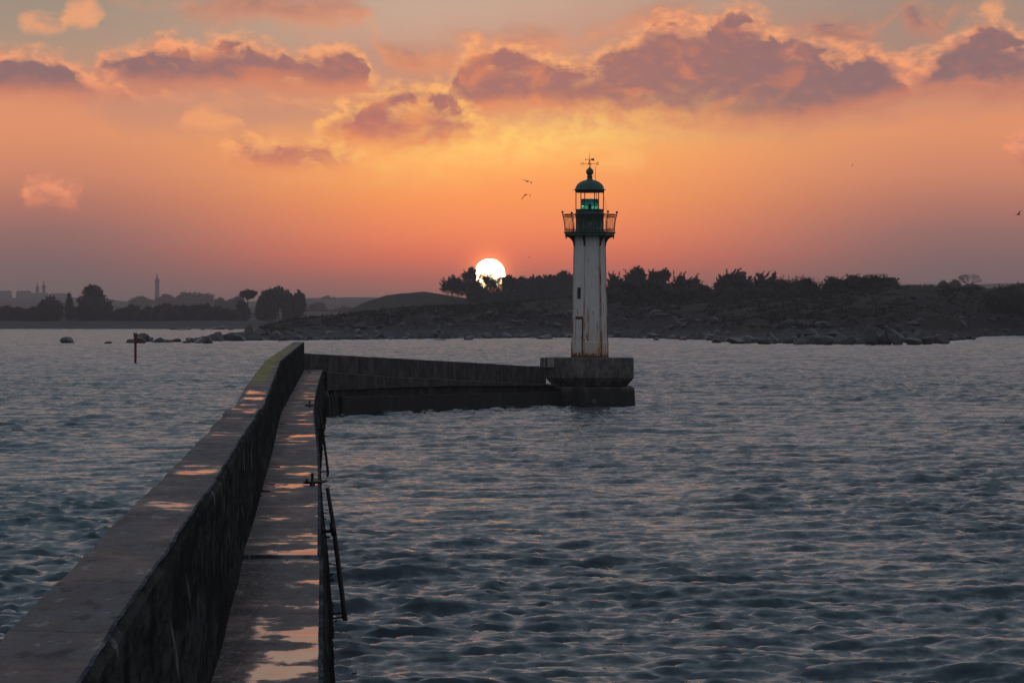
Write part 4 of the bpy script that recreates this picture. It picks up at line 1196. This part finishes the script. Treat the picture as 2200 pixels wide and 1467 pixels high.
px_ = np.linspace(370, 2600, 640)
d_ = np.concatenate([np.linspace(600, 1000, 170), np.linspace(1004, 1500, 60)])
PX, DD = np.meshgrid(px_, d_)
XX = (PX - 1100) / FOC * DD
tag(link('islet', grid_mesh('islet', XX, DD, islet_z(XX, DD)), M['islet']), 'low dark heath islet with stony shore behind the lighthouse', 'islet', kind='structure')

HILL = [(640, 700), (700, 690), (745, 669), (790, 646), (830, 635), (870, 630), (910, 627), (960, 634), (1000, 640), (1100, 641), (1300, 641), (1420, 650), (1500, 690)]
def hill_z(X, D):
    px = 1100 + X / D * FOC
    zr = EYE - (interp(px, HILL) - HZ) / FOC * 1690
    return (zr + 3) * np.exp(-((D - 1690) / 120.0) ** 2) - 3 + 0.9 * fbm(X / 9.0, D / 9.0, 51, 5)
px_ = np.linspace(620, 1520, 260); d_ = np.linspace(1460, 1940, 70)
PX, DD = np.meshgrid(px_, d_); XX = (PX - 1100) / FOC * DD
tag(link('dune_hill', grid_mesh('dune_hill', XX, DD, hill_z(XX, DD)), M['hill']), 'hazy grassy hill rising behind the islet left of the sun', 'hill', kind='structure')

FARR = [(-1500, 642), (0, 641), (150, 641), (230, 643), (260, 648), (340, 648), (380, 646), (470, 646), (520, 650), (660, 641), (750, 640), (900, 642), (1500, 640), (1880, 616), (1960, 613), (2050, 614), (2200, 609), (2600, 611), (3700, 615)]
def main_z(X, D):
    px = 1100 + X / D * FOC
    ds = np.where(px < 560, 1733, 1733 + (px - 560) * 1.2)
    ds = np.minimum(ds, 2500) + 14 * fbm(px / 60.0, px * 0, 60, 4)
    zf = EYE - (interp(px, FARR) - HZ) / FOC * 6000
    z = 4.2 * sm((D - ds) / 55) + 2.0 * sm((D - ds - 120) / 200) + 8 * sm((D - 2300) / 1200) + (zf - 14) * sm((D - 3600) / 2400)
    z = np.where(D < ds, (D - ds) * 0.05, z)
    return z + sm((D - ds) / 60) * (1.2 * fbm(X / 25.0, D / 40.0, 61, 4) + 5 * sm((D - 2400) / 1000) * fbm(X / 120.0, D / 300.0, 62, 4))
px_ = np.linspace(-1400, 3600, 520)
d_ = np.concatenate([np.linspace(1690, 2000, 70), np.geomspace(2010, 7600, 70)])
PX, DD = np.meshgrid(px_, d_); XX = (PX - 1100) / FOC * DD
tag(link('mainland_shore', grid_mesh('mainland_shore', XX, DD, main_z(XX, DD)), M['shore']), 'hazy mainland with pale beach beyond the sea', 'shore', kind='structure')

# ------------------------------------------------------------------ rocks
def rock_mesh(seed):
    rs = np.random.RandomState(seed)
    import bmesh
    bm = bmesh.new(); bmesh.ops.create_icosphere(bm, subdivisions=3, radius=1.0)
    V = np.array([v.co[:] for v in bm.verts])
    for _ in range(rs.randint(9, 15)):
        nrm = rs.randn(3); nrm /= np.linalg.norm(nrm)
        h = 0.40 + 0.42 * rs.rand()
        dd_ = V @ nrm - h
        V = V - np.outer(np.maximum(dd_, 0), nrm) * 0.93
    V *= 1 + 0.10 * fbm(V[:, 0] * 2.2 + seed, V[:, 1] * 2.2 + V[:, 2] * 1.7, seed, 4)[:, None]
    for v, q in zip(bm.verts, V): v.co = q
    me = bpy.data.meshes.new('rock'); bm.to_mesh(me); bm.free()
    me.materials.append(M['rock'])
    return me
ROCKS = [rock_mesh(s) for s in range(12)]
rng = random.Random(7)
def rock(px, py_base, d, w, hgt, label, group=None, name='shore_rock', zbase=None, cat='rock', v=None, rz=None, tilt=0.18):
    p = P(px, py_base, d)
    if zbase is not None: p.z = zbase
    o = bpy.data.objects.new(name, ROCKS[rng.randrange(12) if v is None else v]); C.objects.link(o)
    o.location = (p.x, p.y, p.z + hgt * 0.28)
    o.scale = (w / 1.7, w * (0.8 + 0.4 * rng.random()) / 1.7, hgt / 1.45)
    o.rotation_euler = (rng.uniform(-tilt, tilt), rng.uniform(-tilt, tilt), rng.uniform(0, 6.28) if rz is None else rz)
    tag(o, label, cat, group)
    return o
def wrock(px, py, wpx, hpx, label, **k):
    d = wd(py); return rock(px, py, d, wpx / FOC * d, hpx / FOC * d, label, zbase=0, **k)
wrock(147, 737, 30, 15, 'lone dark rock standing in open water left of the channel marker', name='sea_rock')
wrock(231, 738, 18, 6, 'small flat rock awash between the lone rock and the channel marker', name='sea_rock')
for px, py, w, hh in ((280, 737, 20, 13), (300, 737.5, 30, 16), (322, 735, 20, 13), (342, 736.5, 22, 13), (364, 735, 22, 9), (380, 735, 20, 9), (401, 737, 18, 6), (408, 734, 24, 11), (424, 735, 16, 7), (438, 734, 22, 16)):
    wrock(px, py, w, hh, 'dark rock in the low chain trailing from the islet tip past the marker', group='rocks trailing off the islet tip', name='sea_rock')
for px, py, w, hh in ((452, 733, 26, 20), (470, 733.5, 30, 22), (492, 733, 34, 22), (512, 733, 28, 19)):
    wrock(px, py, w, hh, 'dark boulder heaped on the islet tip', group='boulders on the islet tip')
wrock(534, 727, 20, 34, 'pointed dark rock sticking up on the islet tip', v=3)
wrock(560, 728, 32, 32, 'blunt dark rock beside the pointed one on the islet tip')
for px, py, w, hh in ((375, 708.6, 40, 4), (405, 708.4, 22, 7), (390, 709, 18, 4), (466, 708.2, 30, 9), (436, 709, 10, 4), (495, 709, 12, 5)):
    wrock(px, py, w, hh, 'faint low reef rock off the far beach', group='reef rocks off the far beach', name='reef_rock')
wrock(1010, 730.5, 22, 8, 'low dark rock awash below the hill, middle of the shore', name='sea_rock')
wrock(1171, 728.5, 32, 12, 'broad dark rock at the water edge left of the lighthouse', name='sea_rock')
wrock(1468, 731, 24, 11, 'rounded dark rock awash right of the lighthouse', name='sea_rock')
wrock(945, 732, 30, 4, 'flat dark slab barely awash off the middle shore', name='sea_rock')
wrock(1410, 731, 16, 7, 'small wet rock awash nearest the right side of the lighthouse', name='sea_rock')
# the big heap on the right
for px, py, w, hh in ((1540, 737, 44, 14), (1580, 739, 56, 20), (1612, 738, 40, 26), (1640, 740, 50, 18), (1662, 739, 40, 28), (1696, 739, 52, 22), (1720, 741, 50, 20), (1748, 740, 56, 27), (1775, 741, 60, 24), (1800, 740, 48, 30), (1824, 741, 50, 22), (1842, 740, 40, 18),
                      (1900, 741, 40, 30), (1962, 741, 44, 22), (1990, 740, 40, 26), (2012, 738, 40, 24), (2030, 739, 34, 14), (1655, 728, 50, 22), (1700, 722, 60, 28), (1745, 724, 60, 24), (1790, 726, 50, 22), (1690, 704, 46, 22), (1730, 704, 60, 22), (1770, 706, 60, 24), (2048, 733, 30, 14), (2070, 731, 20, 10), (2092, 730, 14, 9)):
    d = wd(py) if py > 726 else 700 + (726 - py) * 2
    rock(px, py, d, w * 0.72 / FOC * d, hh * 0.8 / FOC * d * 1.1, 'big dark boulder in the heap on the right hand shore', 'boulder heap on the right shore', zbase=max(0.0, P(px, py, d).z))
for px, py, w, hh, lb in ((1874, 741, 34, 44, 'tall square upright boulder, highest in the heap on the right shore'), (1925, 741, 42, 38, 'round topped big boulder right of the tall square one'), (1912, 722, 22, 30, 'pointed upright boulder behind the round topped one'), (1975, 738, 22, 36, 'narrow leaning boulder near the right end of the heap')):
    d = wd(py) if py > 726 else 690
    rock(px, py, d, w / FOC * d, hh / FOC * d * 1.1, lb, zbase=max(0, P(px, py, d).z), tilt=0.08)
# stones along the rest of the shore
ZONES = [(1530, 2085, 74, 'small dark stone lying among the big boulders of the right hand heap', 'small stones in the boulder heap'),
         (262, 450, 16, 'small black reef stone filling the low chain off the islet tip', 'reef stones off the islet tip'),
         (560, 860, 60, 'dark stone on the shore of the islet between tip and hill', 'stones on the left shore of the islet'),
         (860, 1235, 70, 'dark stone on the shore below the sunset trees', 'stones on the middle shore of the islet'),
         (1305, 1560, 66, 'dark stone on the shore between lighthouse and boulder heap', 'stones right of the lighthouse'),
         (2085, 2210, 16, 'dark stone on the far right shore past the boulder heap', 'stones on the far right shore')]
for x0, x1, cnt, lb, gp in ZONES:
    for k in range(cnt):
        px = rng.uniform(x0, x1)
        ds = EYE * FOC / (float(interp(px, SHORE)) - HZ)
        d = ds + 75 * rng.random() ** 1.6 - 1.5
        if x0 == 262: d = wd(rng.uniform(734.5, 738))
        X = (px - 1100) / FOC * d
        z = float(islet_z(np.array([X]), np.array([d]))[0]) if px > 455 else 0.0
        w = rng.uniform(1.0, 2.6) if rng.random() < 0.86 else rng.uniform(2.6, 3.8)
        rock(px, 0, d, w, w * rng.uniform(0.4, 0.75), lb, gp, zbase=max(z, -0.1) - 0.1)

# ------------------------------------------------------------------ trees and shrubs
def leaves(pts, dirs, ln, wid, rs, fan=3, spread=0.55):
    """thin triangular sprays from pts along dirs"""
    n = len(pts)
    P_ = np.repeat(pts, fan, 0); D_ = np.repeat(dirs, fan, 0) + rs.randn(n * fan, 3) * spread
    D_ /= np.linalg.norm(D_, axis=1, keepdims=True)
    L = (np.repeat(ln, fan) * (0.6 + 0.7 * rs.rand(n * fan)))[:, None]
    side = np.cross(D_, rs.randn(n * fan, 3)); side /= np.linalg.norm(side, axis=1, keepdims=True) + 1e-9
    w = (np.repeat(wid, fan) * (0.6 + 0.8 * rs.rand(n * fan)))[:, None]
    a = P_ + side * w * 0.5; b = P_ - side * w * 0.5; c = P_ + D_ * L
    V = np.stack([a, b, c], 1).reshape(-1, 3)
    return V

def crown_verts(lobes, count, rs, leaf=(0.9, 0.3), up=0.35, wind=0.0, spikes=0, spike_len=0.3, flat=0.0, core=0.86, clumps=11):
    """lobes: (x, y, z, rx, ry, rz); sprays are spread through each lobe, thicker near its surface"""
    subs = []
    for l in lobes:
        c = np.array(l[:3]); r3 = np.array(l[3:])
        subs.append((*(c - r3 * np.array([0, 0, 0.18])), *(r3 * np.array([core, core, core]))))
        for _ in range(clumps):
            d = rs.randn(3); d[2] = abs(d[2]) * 1.1 - 0.45; d /= np.linalg.norm(d)
            f = rs.uniform(0.22, 0.42)
            subs.append((*(c + d * r3 * (1.02 - f * 0.75)), *(r3 * f * np.array([1.15, 1.1, 0.8]))))
    parents, lobes = lobes, subs
    out = []
    vol = np.array([l[3] * l[5] for l in lobes]); vol = vol / vol.sum()
    for l, f in zip(lobes, vol):
        n = max(20, int(count * f))
        d = rs.randn(n, 3); d /= np.linalg.norm(d, axis=1, keepdims=True)
        lump = 1 + 0.5 * fbm(d[:, 0] * 2.6 + l[0], d[:, 2] * 2.6 + d[:, 1] * 2.1 + l[2], rs.randint(1000), 4)
        r = (0.30 + 0.70 * rs.rand(n) ** 0.45) * lump
        p = np.array(l[:3]) + d * r[:, None] * np.array(l[3:])
        dr = d * np.array([1, 1, 1 - flat]) + np.array([wind, 0, up])
        dr /= np.linalg.norm(dr, axis=1, keepdims=True)
        out.append(leaves(p, dr, np.full(n, leaf[0]), np.full(n, leaf[1]), rs))
    pv = np.array([l[3] * l[5] for l in parents]); pv = pv / pv.sum()
    for l, f in zip(parents, pv):
        size = (l[3] + l[5]) * 0.5
        for _ in range(int(spikes * f)):          # limbs that reach out past the mass, feathered with sprays
            a_ = rs.uniform(0, 2 * math.pi); e_ = math.asin(rs.uniform(-0.1, 1.0))
            dd_ = np.array([math.cos(a_) * math.cos(e_), math.sin(a_) * math.cos(e_), math.sin(e_)])
            p0 = np.array(l[:3]) + dd_ * 0.72 * np.array(l[3:])
            gd = dd_ * np.array([1, 1, 0.8 - 0.5 * flat]) + np.array([wind, 0, up + 0.1]) + rs.randn(3) * 0.18; gd /= np.linalg.norm(gd)
            Ls = spike_len * (0.45 + 0.9 * rs.rand()) * size
            m = 22
            tt = np.linspace(0, 1, m)[:, None]
            bend = np.array([wind * 0.4, 0, 0.10]) * Ls
            pp = p0 + gd * Ls * tt + bend * tt ** 2 + rs.randn(m, 3) * 0.07 * size * 0.3
            out.append(leaves(pp, np.tile(gd, (m, 1)), np.full(m, leaf[0] * 0.75) * (1.15 - 0.6 * tt[:, 0]), np.full(m, leaf[1] * 0.75), rs, 3, 0.45))
    return np.concatenate(out)

def core_verts(lobes, rs, k):
    import bmesh
    bm = bmesh.new(); bmesh.ops.create_icosphere(bm, subdivisions=3, radius=1.0)
    S = np.array([[v.co[:] for v in f.verts] for f in bm.faces]).reshape(-1, 3); bm.free()
    out = []
    for l in lobes:
        q = 1 + 0.55 * fbm(S[:, 0] * 2.3 + l[0] * 3, S[:, 2] * 2.3 + S[:, 1] * 1.9 + l[2], rs.randint(1000), 4)
        out.append(np.array(l[:3]) + S * q[:, None] * np.array(l[3:]) * k)
    return np.concatenate(out)

def tri_mesh(name, V):
    return np_mesh(name, V, np.arange(len(V)).reshape(-1, 3))

def tree(name, base, lobes, count, seed, mtl, label, cat, group=None, trunk=0.35, solid=0.82, **kw):
    rs = np.random.RandomState(seed)
    root = empty(name, base)
    tag(root, label, cat, group)
    V = crown_verts(lobes, count, rs, **kw)
    if solid: V = np.concatenate([V, core_verts(lobes, rs, solid)])
    link('crown', tri_mesh('crown', V), mtl, root)
    t = MB()
    top = max(lobes, key=lambda l: l[2])
    t.tube([(0, 0, -1.0), (top[0] * 0.2, 0, top[2] * 0.35), (top[0] * 0.6, 0, top[2] * 0.7), (top[0], top[1], top[2])], [trunk, trunk * 0.8, trunk * 0.5, trunk * 0.15], 7)
    for l in lobes:
        t.tube([(l[0] * 0.25, l[1] * 0.25, l[2] * 0.3), (l[0] * 0.7, l[1] * 0.7, l[2] * 0.7), tuple(l[:3])], [trunk * 0.5, trunk * 0.35, trunk * 0.12], 6)
    t.build('trunk', M['bark'], root)
    return root

def px_tree(name, d, base_y, cx, boxes, count, seed, mtl, label, cat, group=None, sink=1.5, **kw):
    """boxes: crown lobes given as (left, right, top, bottom) as seen in the photo, turned into metres at distance d"""
    k = d / FOC; rs = np.random.RandomState(seed + 99)
    b = P(cx, base_y, d); b.z -= sink
    lobes = []
    for (x0, x1, y0, y1) in boxes:
        rx = (x1 - x0) / 2 * k; rz = (y1 - y0) / 2 * k
        lobes.append(((0.5 * (x0 + x1) - cx) * k, rs.uniform(-0.25, 0.25) * rx, (base_y - 0.5 * (y0 + y1)) * k + sink, rx, max(rx * 0.8, rz * 0.8), rz))
    return tree(name, b, lobes, count, seed, mtl, label, cat, group, **kw)

def build_heath():
    rs = np.random.RandomState(77); n = 6500
    px = rs.uniform(560, 2280, n)
    ds = EYE * FOC / (interp(px, SHORE) - HZ)
    d = ds + 45 + rs.rand(n) ** 0.8 * (np.maximum(RDIST + 60 - ds, 120))
    keep = fbm(px / 60.0, d / 30.0, 78, 4) > -0.08
    px, d = px[keep], d[keep]
    X = (px - 1100) / FOC * d
    Z = islet_z(X, d)
    n = len(X); r = rs.uniform(0.5, 1.3, n)
    k = 16
    dirs = rs.randn(n * k, 3) * np.array([1, 1, 0.5]); dirs[:, 2] = np.abs(dirs[:, 2]); dirs /= np.linalg.norm(dirs, axis=1, keepdims=True)
    base = np.repeat(np.stack([X, d, Z - 0.1], -1), k, 0) + dirs * (np.repeat(r, k) * rs.rand(n * k))[:, None]
    V = leaves(base, dirs + np.array([0, 0, 0.5]), np.full(n * k, 0.55), np.full(n * k, 0.42), rs, 1, 0.4)
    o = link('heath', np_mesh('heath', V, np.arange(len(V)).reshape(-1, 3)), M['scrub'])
    tag(o, 'low heather and dry grass covering the islet', 'heath', kind='stuff')
build_heath()

CY = dict(leaf=(1.5, 0.56), up=0.22, spikes=58, spike_len=0.55, flat=0.35, clumps=10, core=0.80, solid=0.74)
TD = 1650
# the trees round the setting sun
px_tree('cypress_tree', TD, 637, 972, [(962, 992, 598, 622), (946, 985, 606, 630), (975, 1003, 606, 636)], 1400, 1, M['cypress'], 'small spreading cypress standing alone left of the setting sun', 'tree', solid=0.3, leaf=(1.4, 0.34), up=0.2, spikes=110, spike_len=0.8, flat=0.5)
px_tree('cypress_tree', TD + 8, 645, 1018, [(1006, 1022, 576, 602), (994, 1022, 586, 612), (1004, 1036, 594, 668)], 1800, 2, M['cypress'], 'tall ragged cypress against the left edge of the setting sun', 'tree', solid=0.3, leaf=(1.4, 0.34), up=0.4, spikes=90, spike_len=0.8, flat=0.3)
px_tree('cypress_tree', TD, 648, 1050, [(1030, 1062, 583, 622), (1046, 1078, 590, 634), (1014, 1090, 606, 690), (1012, 1060, 616, 690)], 3200, 3, M['cypress'], 'open topped cypress in front of the setting sun', 'tree', solid=0.40, core=0.7, leaf=(1.25, 0.28), up=0.45, spikes=130, spike_len=0.7, flat=0.2)
for q, (cx, w, ty) in enumerate(((1093, 44, 594), (1122, 46, 597), (1150, 44, 594), (1180, 46, 592), (1213, 48, 584), (1240, 40, 590))):
    px_tree('cypress_tree', TD + 12 * (q % 2), 650, cx, [(cx - w * 0.5, cx + w * 0.5, ty + 8, 690), (cx - w * 0.32, cx + w * 0.2, ty, ty + 28), (cx, cx + w * 0.45, ty + 3, ty + 30)], 1500, 10 + q, M['cypress'],
            'dark cypress in the close row between the sun and the lighthouse' if q < 4 else ('taller cypress at the end of the row just left of the lighthouse' if q == 4 else 'cypress half hidden behind the lighthouse tower'), 'tree', 'cypress row beside the sun' if q < 4 else None, **dict(CY, leaf=(1.7, 0.62)))
TE = 1330
px_tree('cypress_tree', TE, 640, 1320, [(1300, 1338, 592, 690), (1318, 1350, 600, 690)], 1400, 21, M['cypress'], 'low cypress just right of the lighthouse tower', 'tree', **CY)
px_tree('cypress_tree', TE, 640, 1366, [(1346, 1374, 580, 690), (1358, 1384, 576, 612), (1340, 1392, 594, 645)], 2000, 22, M['cypress'], 'spiky topped cypress, left one of the pair right of the lighthouse', 'tree', **CY)
px_tree('cypress_tree', TE + 10, 640, 1408, [(1390, 1422, 580, 690), (1402, 1436, 578, 612), (1386, 1440, 596, 645)], 2000, 23, M['cypress'], 'feathery cypress, right one of the pair right of the lighthouse', 'tree', **CY)
px_tree('cypress_tree', TE, 640, 1470, [(1436, 1480, 592, 690), (1462, 1506, 596, 690)], 1900, 24, M['cypress'], 'low windswept cypress behind the rounded scrub mound', 'tree', wind=0.35, **CY)
px_tree('cypress_tree', TE, 645, 1578, [(1546, 1596, 579, 650), (1576, 1624, 587, 680), (1534, 1572, 604, 650)], 2400, 25, M['cypress'], 'broad windswept cypress with tiers of jagged branches', 'tree', wind=0.3, **CY)
px_tree('cypress_tree', TE + 10, 645, 1646, [(1612, 1660, 588, 680), (1640, 1686, 588, 680)], 2000, 26, M['cypress'], 'windswept cypress behind the long thorny thicket', 'tree', wind=0.45, **CY)
# scrub in front of them
BU = dict(leaf=(0.75, 0.28), up=0.4, spikes=26, spike_len=0.16, core=0.97, clumps=16)
BD = 1010
for q, (cx, boxes, lb) in enumerate((
        (1330, [(1290, 1372, 606, 690)], 'rounded dark scrub mound beside the lighthouse tower'),
        (1390, [(1345, 1440, 606, 700)], 'rounded dark scrub mound below the pair of cypresses'),
        (1470, [(1400, 1500, 602, 700), (1440, 1550, 602, 700)], 'wide dark scrub mound left of the jagged cypress'),
        (1600, [(1530, 1630, 606, 700), (1570, 1690, 598, 700)], 'sprawling dark scrub below the jagged cypress'),
        (1705, [(1635, 1730, 594, 690), (1680, 1775, 592, 690)], 'long thicket with bristling twigs along its top'),
        (1850, [(1762, 1830, 592, 660), (1795, 1880, 586, 660), (1850, 1920, 587, 660), (1880, 1944, 592, 660)], 'long clipped looking leafy hedge right of the bristling thicket'),
        (1990, [(1930, 2010, 614, 660), (1985, 2060, 617, 660)], 'low dark heather mound right of the leafy hedge'),
        (2170, [(2112, 2190, 614, 680), (2145, 2260, 603, 690)], 'dark scrub rising at the right edge of the islet'))):
    kw = dict(BU)
    if q == 4: kw.update(spikes=200, spike_len=0.20, up=1.3, leaf=(0.7, 0.16))
    px_tree('scrub_bush', BD + 8 * (q % 3), 648 if q < 4 else (645, 628, 622, 622)[q - 4], cx, boxes, 4200 if q == 5 else 2600, 40 + q, M['scrub'], lb, 'bush', trunk=0.14, **kw)

# far right: the bare tree and its neighbours
def bare_tree(px, base_y, top_y, wpx, d, seed, label):
    rs = random.Random(seed); k = d / FOC; H = (base_y - top_y) * k; Wd = wpx * k
    root = empty('bare_tree', P(px, base_y, d)); tag(root, label, 'tree')
    tr = MB().tube([(0, 0, -1), (0.1, 0, H * 0.3), (0, 0, H * 0.42)], [0.35, 0.28, 0.22], 6); tr.build('trunk', M['bark'], root)
    cr = MB()
    def grow(p, dr, L, r, lev):
        q = p + dr * L
        cr.tube([p, p + dr * L * 0.5 + Vector((rs.uniform(-1, 1), rs.uniform(-1, 1), rs.uniform(-1, 1))) * L * 0.08, q], [r, r * 0.8, r * 0.6], 4)
        if lev == 0: return
        for _ in range(3):
            nd = (dr + Vector((rs.uniform(-1, 1), rs.uniform(-1, 1), rs.uniform(-0.5, 0.8))) * 0.75).normalized()
            grow(q, nd, L * 0.72, r * 0.6, lev - 1)
    for _ in range(9):
        a = rs.uniform(0, 6.28)
        grow(Vector((0, 0, H * 0.38)), Vector((math.cos(a) * Wd / H * 0.75, math.sin(a) * 0.7, 0.75)).normalized(), H * 0.26, 0.16, 4)
    cr.build('crown', M['bark'], root)
bare_tree(2082, 630, 588, 60, 1900, 5, 'bare twiggy tree rising over the haze at far right')
FB = dict(leaf=(1.6, 0.7), up=0.3, spikes=8, spike_len=0.15)
for q, (cx, bx, lb) in enumerate(((2028, (2014, 2044, 606, 640), 'round hazy bush left of the bare twiggy tree'), (2052, (2038, 2066, 603, 640), 'small hazy tree close beside the bare twiggy tree'), (2092, (2062, 2118, 612, 645), 'hazy thicket under the bare twiggy tree'))):
    px_tree('far_bush', 1920, 640, cx, [bx], 1200, 70 + q, M['pine'], lb, 'bush', trunk=0.2, **FB)

# left shore
LD = 1800
LT = dict(leaf=(1.7, 0.55), up=0.35, spikes=40, spike_len=0.22, flat=0.3)
px_tree('cypress_tree', LD, 690, 107, [(82, 132, 634, 690), (78, 138, 650, 695)], 2200, 80, M['pine'], 'rounded dark tree on the far left shore below the twin spires', 'tree', **LT)
px_tree('cypress_tree', LD + 10, 690, 200, [(178, 226, 612, 660), (166, 238, 628, 690), (150, 246, 655, 695)], 3400, 81, M['pine'], 'biggest domed tree on the far left shore', 'tree', **LT)
px_tree('conifer_tree', LD + 30, 690, 149, [(146, 152, 628, 660), (142, 156, 640, 680), (138, 162, 656, 692)], 700, 82, M['pine'], 'thin pointed conifer between the two domed trees on the left shore', 'tree', leaf=(1.3, 0.4), up=0.4, spikes=14, spike_len=0.3)
px_tree('umbrella_pine', LD, 688, 531, [(516, 550, 624, 640), (522, 546, 627, 640)], 900, 83, M['pine'], 'umbrella pine with flat crown on a slim bare trunk', 'tree', solid=0.5, leaf=(1.4, 0.5), up=0.3, spikes=8, spike_len=0.15, trunk=0.45)
px_tree('pine_tree', LD + 12, 690, 600, [(556, 600, 622, 690), (574, 612, 613, 665), (600, 640, 622, 690), (626, 655, 624, 688), (548, 580, 640, 690)], 5200, 84, M['pine'], 'massive dark pine clump right of the umbrella pine', 'tree', leaf=(1.5, 0.6), up=0.3, spikes=20, spike_len=0.1)
px_tree('pine_tree', LD + 30, 688, 520, [(508, 532, 645, 670), (512, 540, 660, 690)], 500, 85, M['pine'], 'thin ragged young pine left of the umbrella pine trunk', 'tree', leaf=(1.3, 0.4), up=0.3, spikes=14, spike_len=0.3)
hedge = [(6, 40, 656), (40, 34, 662), (66, 30, 660), (262, 50, 662), (287, 34, 655), (318, 44, 660), (352, 40, 653), (385, 46, 655), (420, 44, 655), (446, 40, 654), (475, 44, 656), (503, 40, 663)]
for q, (cx, w, ty) in enumerate(hedge):
    px_tree('shore_bush', LD - 6 + 5 * (q % 3), 690, cx, [(cx - w * 0.62, cx + w * 0.62, ty, 700)], 1100, 90 + q, M['pine'],
            'dark bush at the left end of the far shore hedge' if q < 3 else 'dark bush in the far shore hedge between domed tree and umbrella pine', 'bush',
            'bushes left of the domed trees' if q < 3 else 'bushes of the far shore hedge', trunk=0.2, leaf=(1.5, 0.6), up=0.3, spikes=10, spike_len=0.14)
# hazy woods farther inland
for q, (cx, d, boxes, lb) in enumerate((
        (418, 4300, [(372, 440, 628, 665), (400, 462, 628, 665)], 'pale hazy dome of woodland right of the tall spire'),
        (480, 3400, [(464, 486, 642, 668), (480, 500, 646, 668)], 'faint rounded trees behind the hedge left of the umbrella pine'),
        (512, 3300, [(500, 524, 640, 668)], 'faint tree just behind the umbrella pine'),
        (306, 4600, [(282, 330, 638, 662)], 'faint treetops at the left foot of the tall spire'),
        (360, 4600, [(326, 378, 634, 662)], 'faint treetops at the right foot of the tall spire'),
        (685, 3200, [(664, 706, 652, 688), (650, 690, 660, 690)], 'faint grey trees right of the massive pine clump'),
        (735, 3200, [(700, 770, 662, 692)], 'faint grey scrub between pine clump and dune hill'),
        (706, 5200, [(690, 722, 637, 662)], 'faintest far treetop on the skyline left of the dune hill'))):
    px_tree('hazy_trees', d, boxes[0][3], cx, boxes, 1300, 120 + q, M['pine'], lb, 'trees', trunk=0.3, leaf=(3.2, 1.4), up=0.3, spikes=8, spike_len=0.12)

# ------------------------------------------------------------------ the town in the haze
def spire(px, base_y, shoulder_y, top_y, wpx, d, label, cat='spire', pinn=True):
    k = d / FOC; b = P(px, base_y, d)
    root = empty('church_spire', b); tag(root, label, cat, 'spires of the town' if cat == 'spire' else None)
    w = wpx * k / 2; hs = (base_y - shoulder_y) * k; ht = (base_y - top_y) * k
    MB().lathe([(w * 1.30, -10), (w * 1.30, hs * 0.5), (w * 1.22, hs * 0.52), (w * 1.22, hs * 0.94), (w * 1.42, hs * 0.955), (w * 1.42, hs), (w * 0.9, hs + 0.01)], 4, math.pi / 4, smooth=False).build('tower', M['stone'], root)
    MB().lathe([(w * 0.80, hs), (w * 0.40, hs + (ht - hs) * 0.42), (w * 0.10, ht * 0.985), (w * 0.02, ht)], 8, math.pi / 8, smooth=False).build('spire', M['slate'], root)
    if pinn:
        for sx in (-1, 1):
            for sy in (-1, 1):
                MB().lathe([(w * 0.24, hs), (w * 0.22, hs + (ht - hs) * 0.16), (w * 0.02, hs + (ht - hs) * 0.36)], 6, 0, (sx * w * 0.78, sy * w * 0.78), False).build('pinnacle', M['stone'], root)
spire(337.5, 652, 606, 586, 9.5, 6000, 'tallest single church spire standing in the haze on the left')
spire(80, 645, 620, 606, 7.5, 6200, 'shorter left spire of the twin church towers in the haze')
spire(94, 645, 618, 601, 7.5, 6180, 'taller right spire of the twin church towers in the haze')
def block(x0, x1, y0, y1, d, label, curved=False):
    k = d / FOC; b = P((x0 + x1) / 2, y1, d); W_ = (x1 - x0) * k; Hh = (y1 - y0) * k
    root = empty('far_building', b); tag(root, label, 'building')
    MB().box((0, 0, Hh / 2 - 8), (W_, W_ * 0.5, Hh + 14)).build('wall', M['stone'], root)
    r = MB(); e = Hh - 1
    r.add([(-W_ * 0.51, -W_ * 0.26, e), (W_ * 0.51, -W_ * 0.26, e), (W_ * 0.51, W_ * 0.26, e), (-W_ * 0.51, W_ * 0.26, e), (-W_ * 0.42, 0, e + Hh * 0.14), (W_ * 0.42, 0, e + Hh * 0.14)],
          [(3, 2, 1, 0), (0, 1, 5, 4), (1, 2, 5), (2, 3, 4, 5), (3, 0, 4)])
    r.build('roof', M['slate'], root)
block(-12, 24, 626, 645, 5900, 'hazy block building at the left edge of the town')
block(36, 66, 626, 645, 5900, 'hazy block building left of the twin spires')
block(62, 104, 630, 645, 6100, 'long hazy church nave under the twin spires')
block(108, 142, 631, 646, 6000, 'hazy flat building right of the twin spires')

# ------------------------------------------------------------------ haze over everything
def build_haze():
    me_ = MB().box((0, (HAZE_FAR - 300) / 2, (HAZE_TOP - 6) / 2), (11000, HAZE_FAR + 300, HAZE_TOP + 6))
    m = bpy.data.materials.new('haze'); m.use_nodes = True
    t = m.node_tree; t.nodes.clear(); n = N(t)
    v = n.new('ShaderNodeVolumePrincipled')
    v.inputs['Color'].default_value = (0.50, 0.50, 0.54, 1)
    v.inputs['Density'].default_value = HAZE_RHO
    v.inputs['Anisotropy'].default_value = 0.5
    o = n.new('ShaderNodeOutputMaterial'); n.link(v.outputs[0], o.inputs['Volume'])
    ob = me_.build('haze', m)
    tag(ob, 'thin evening haze over sea and shore', 'haze', kind='stuff')
build_haze()
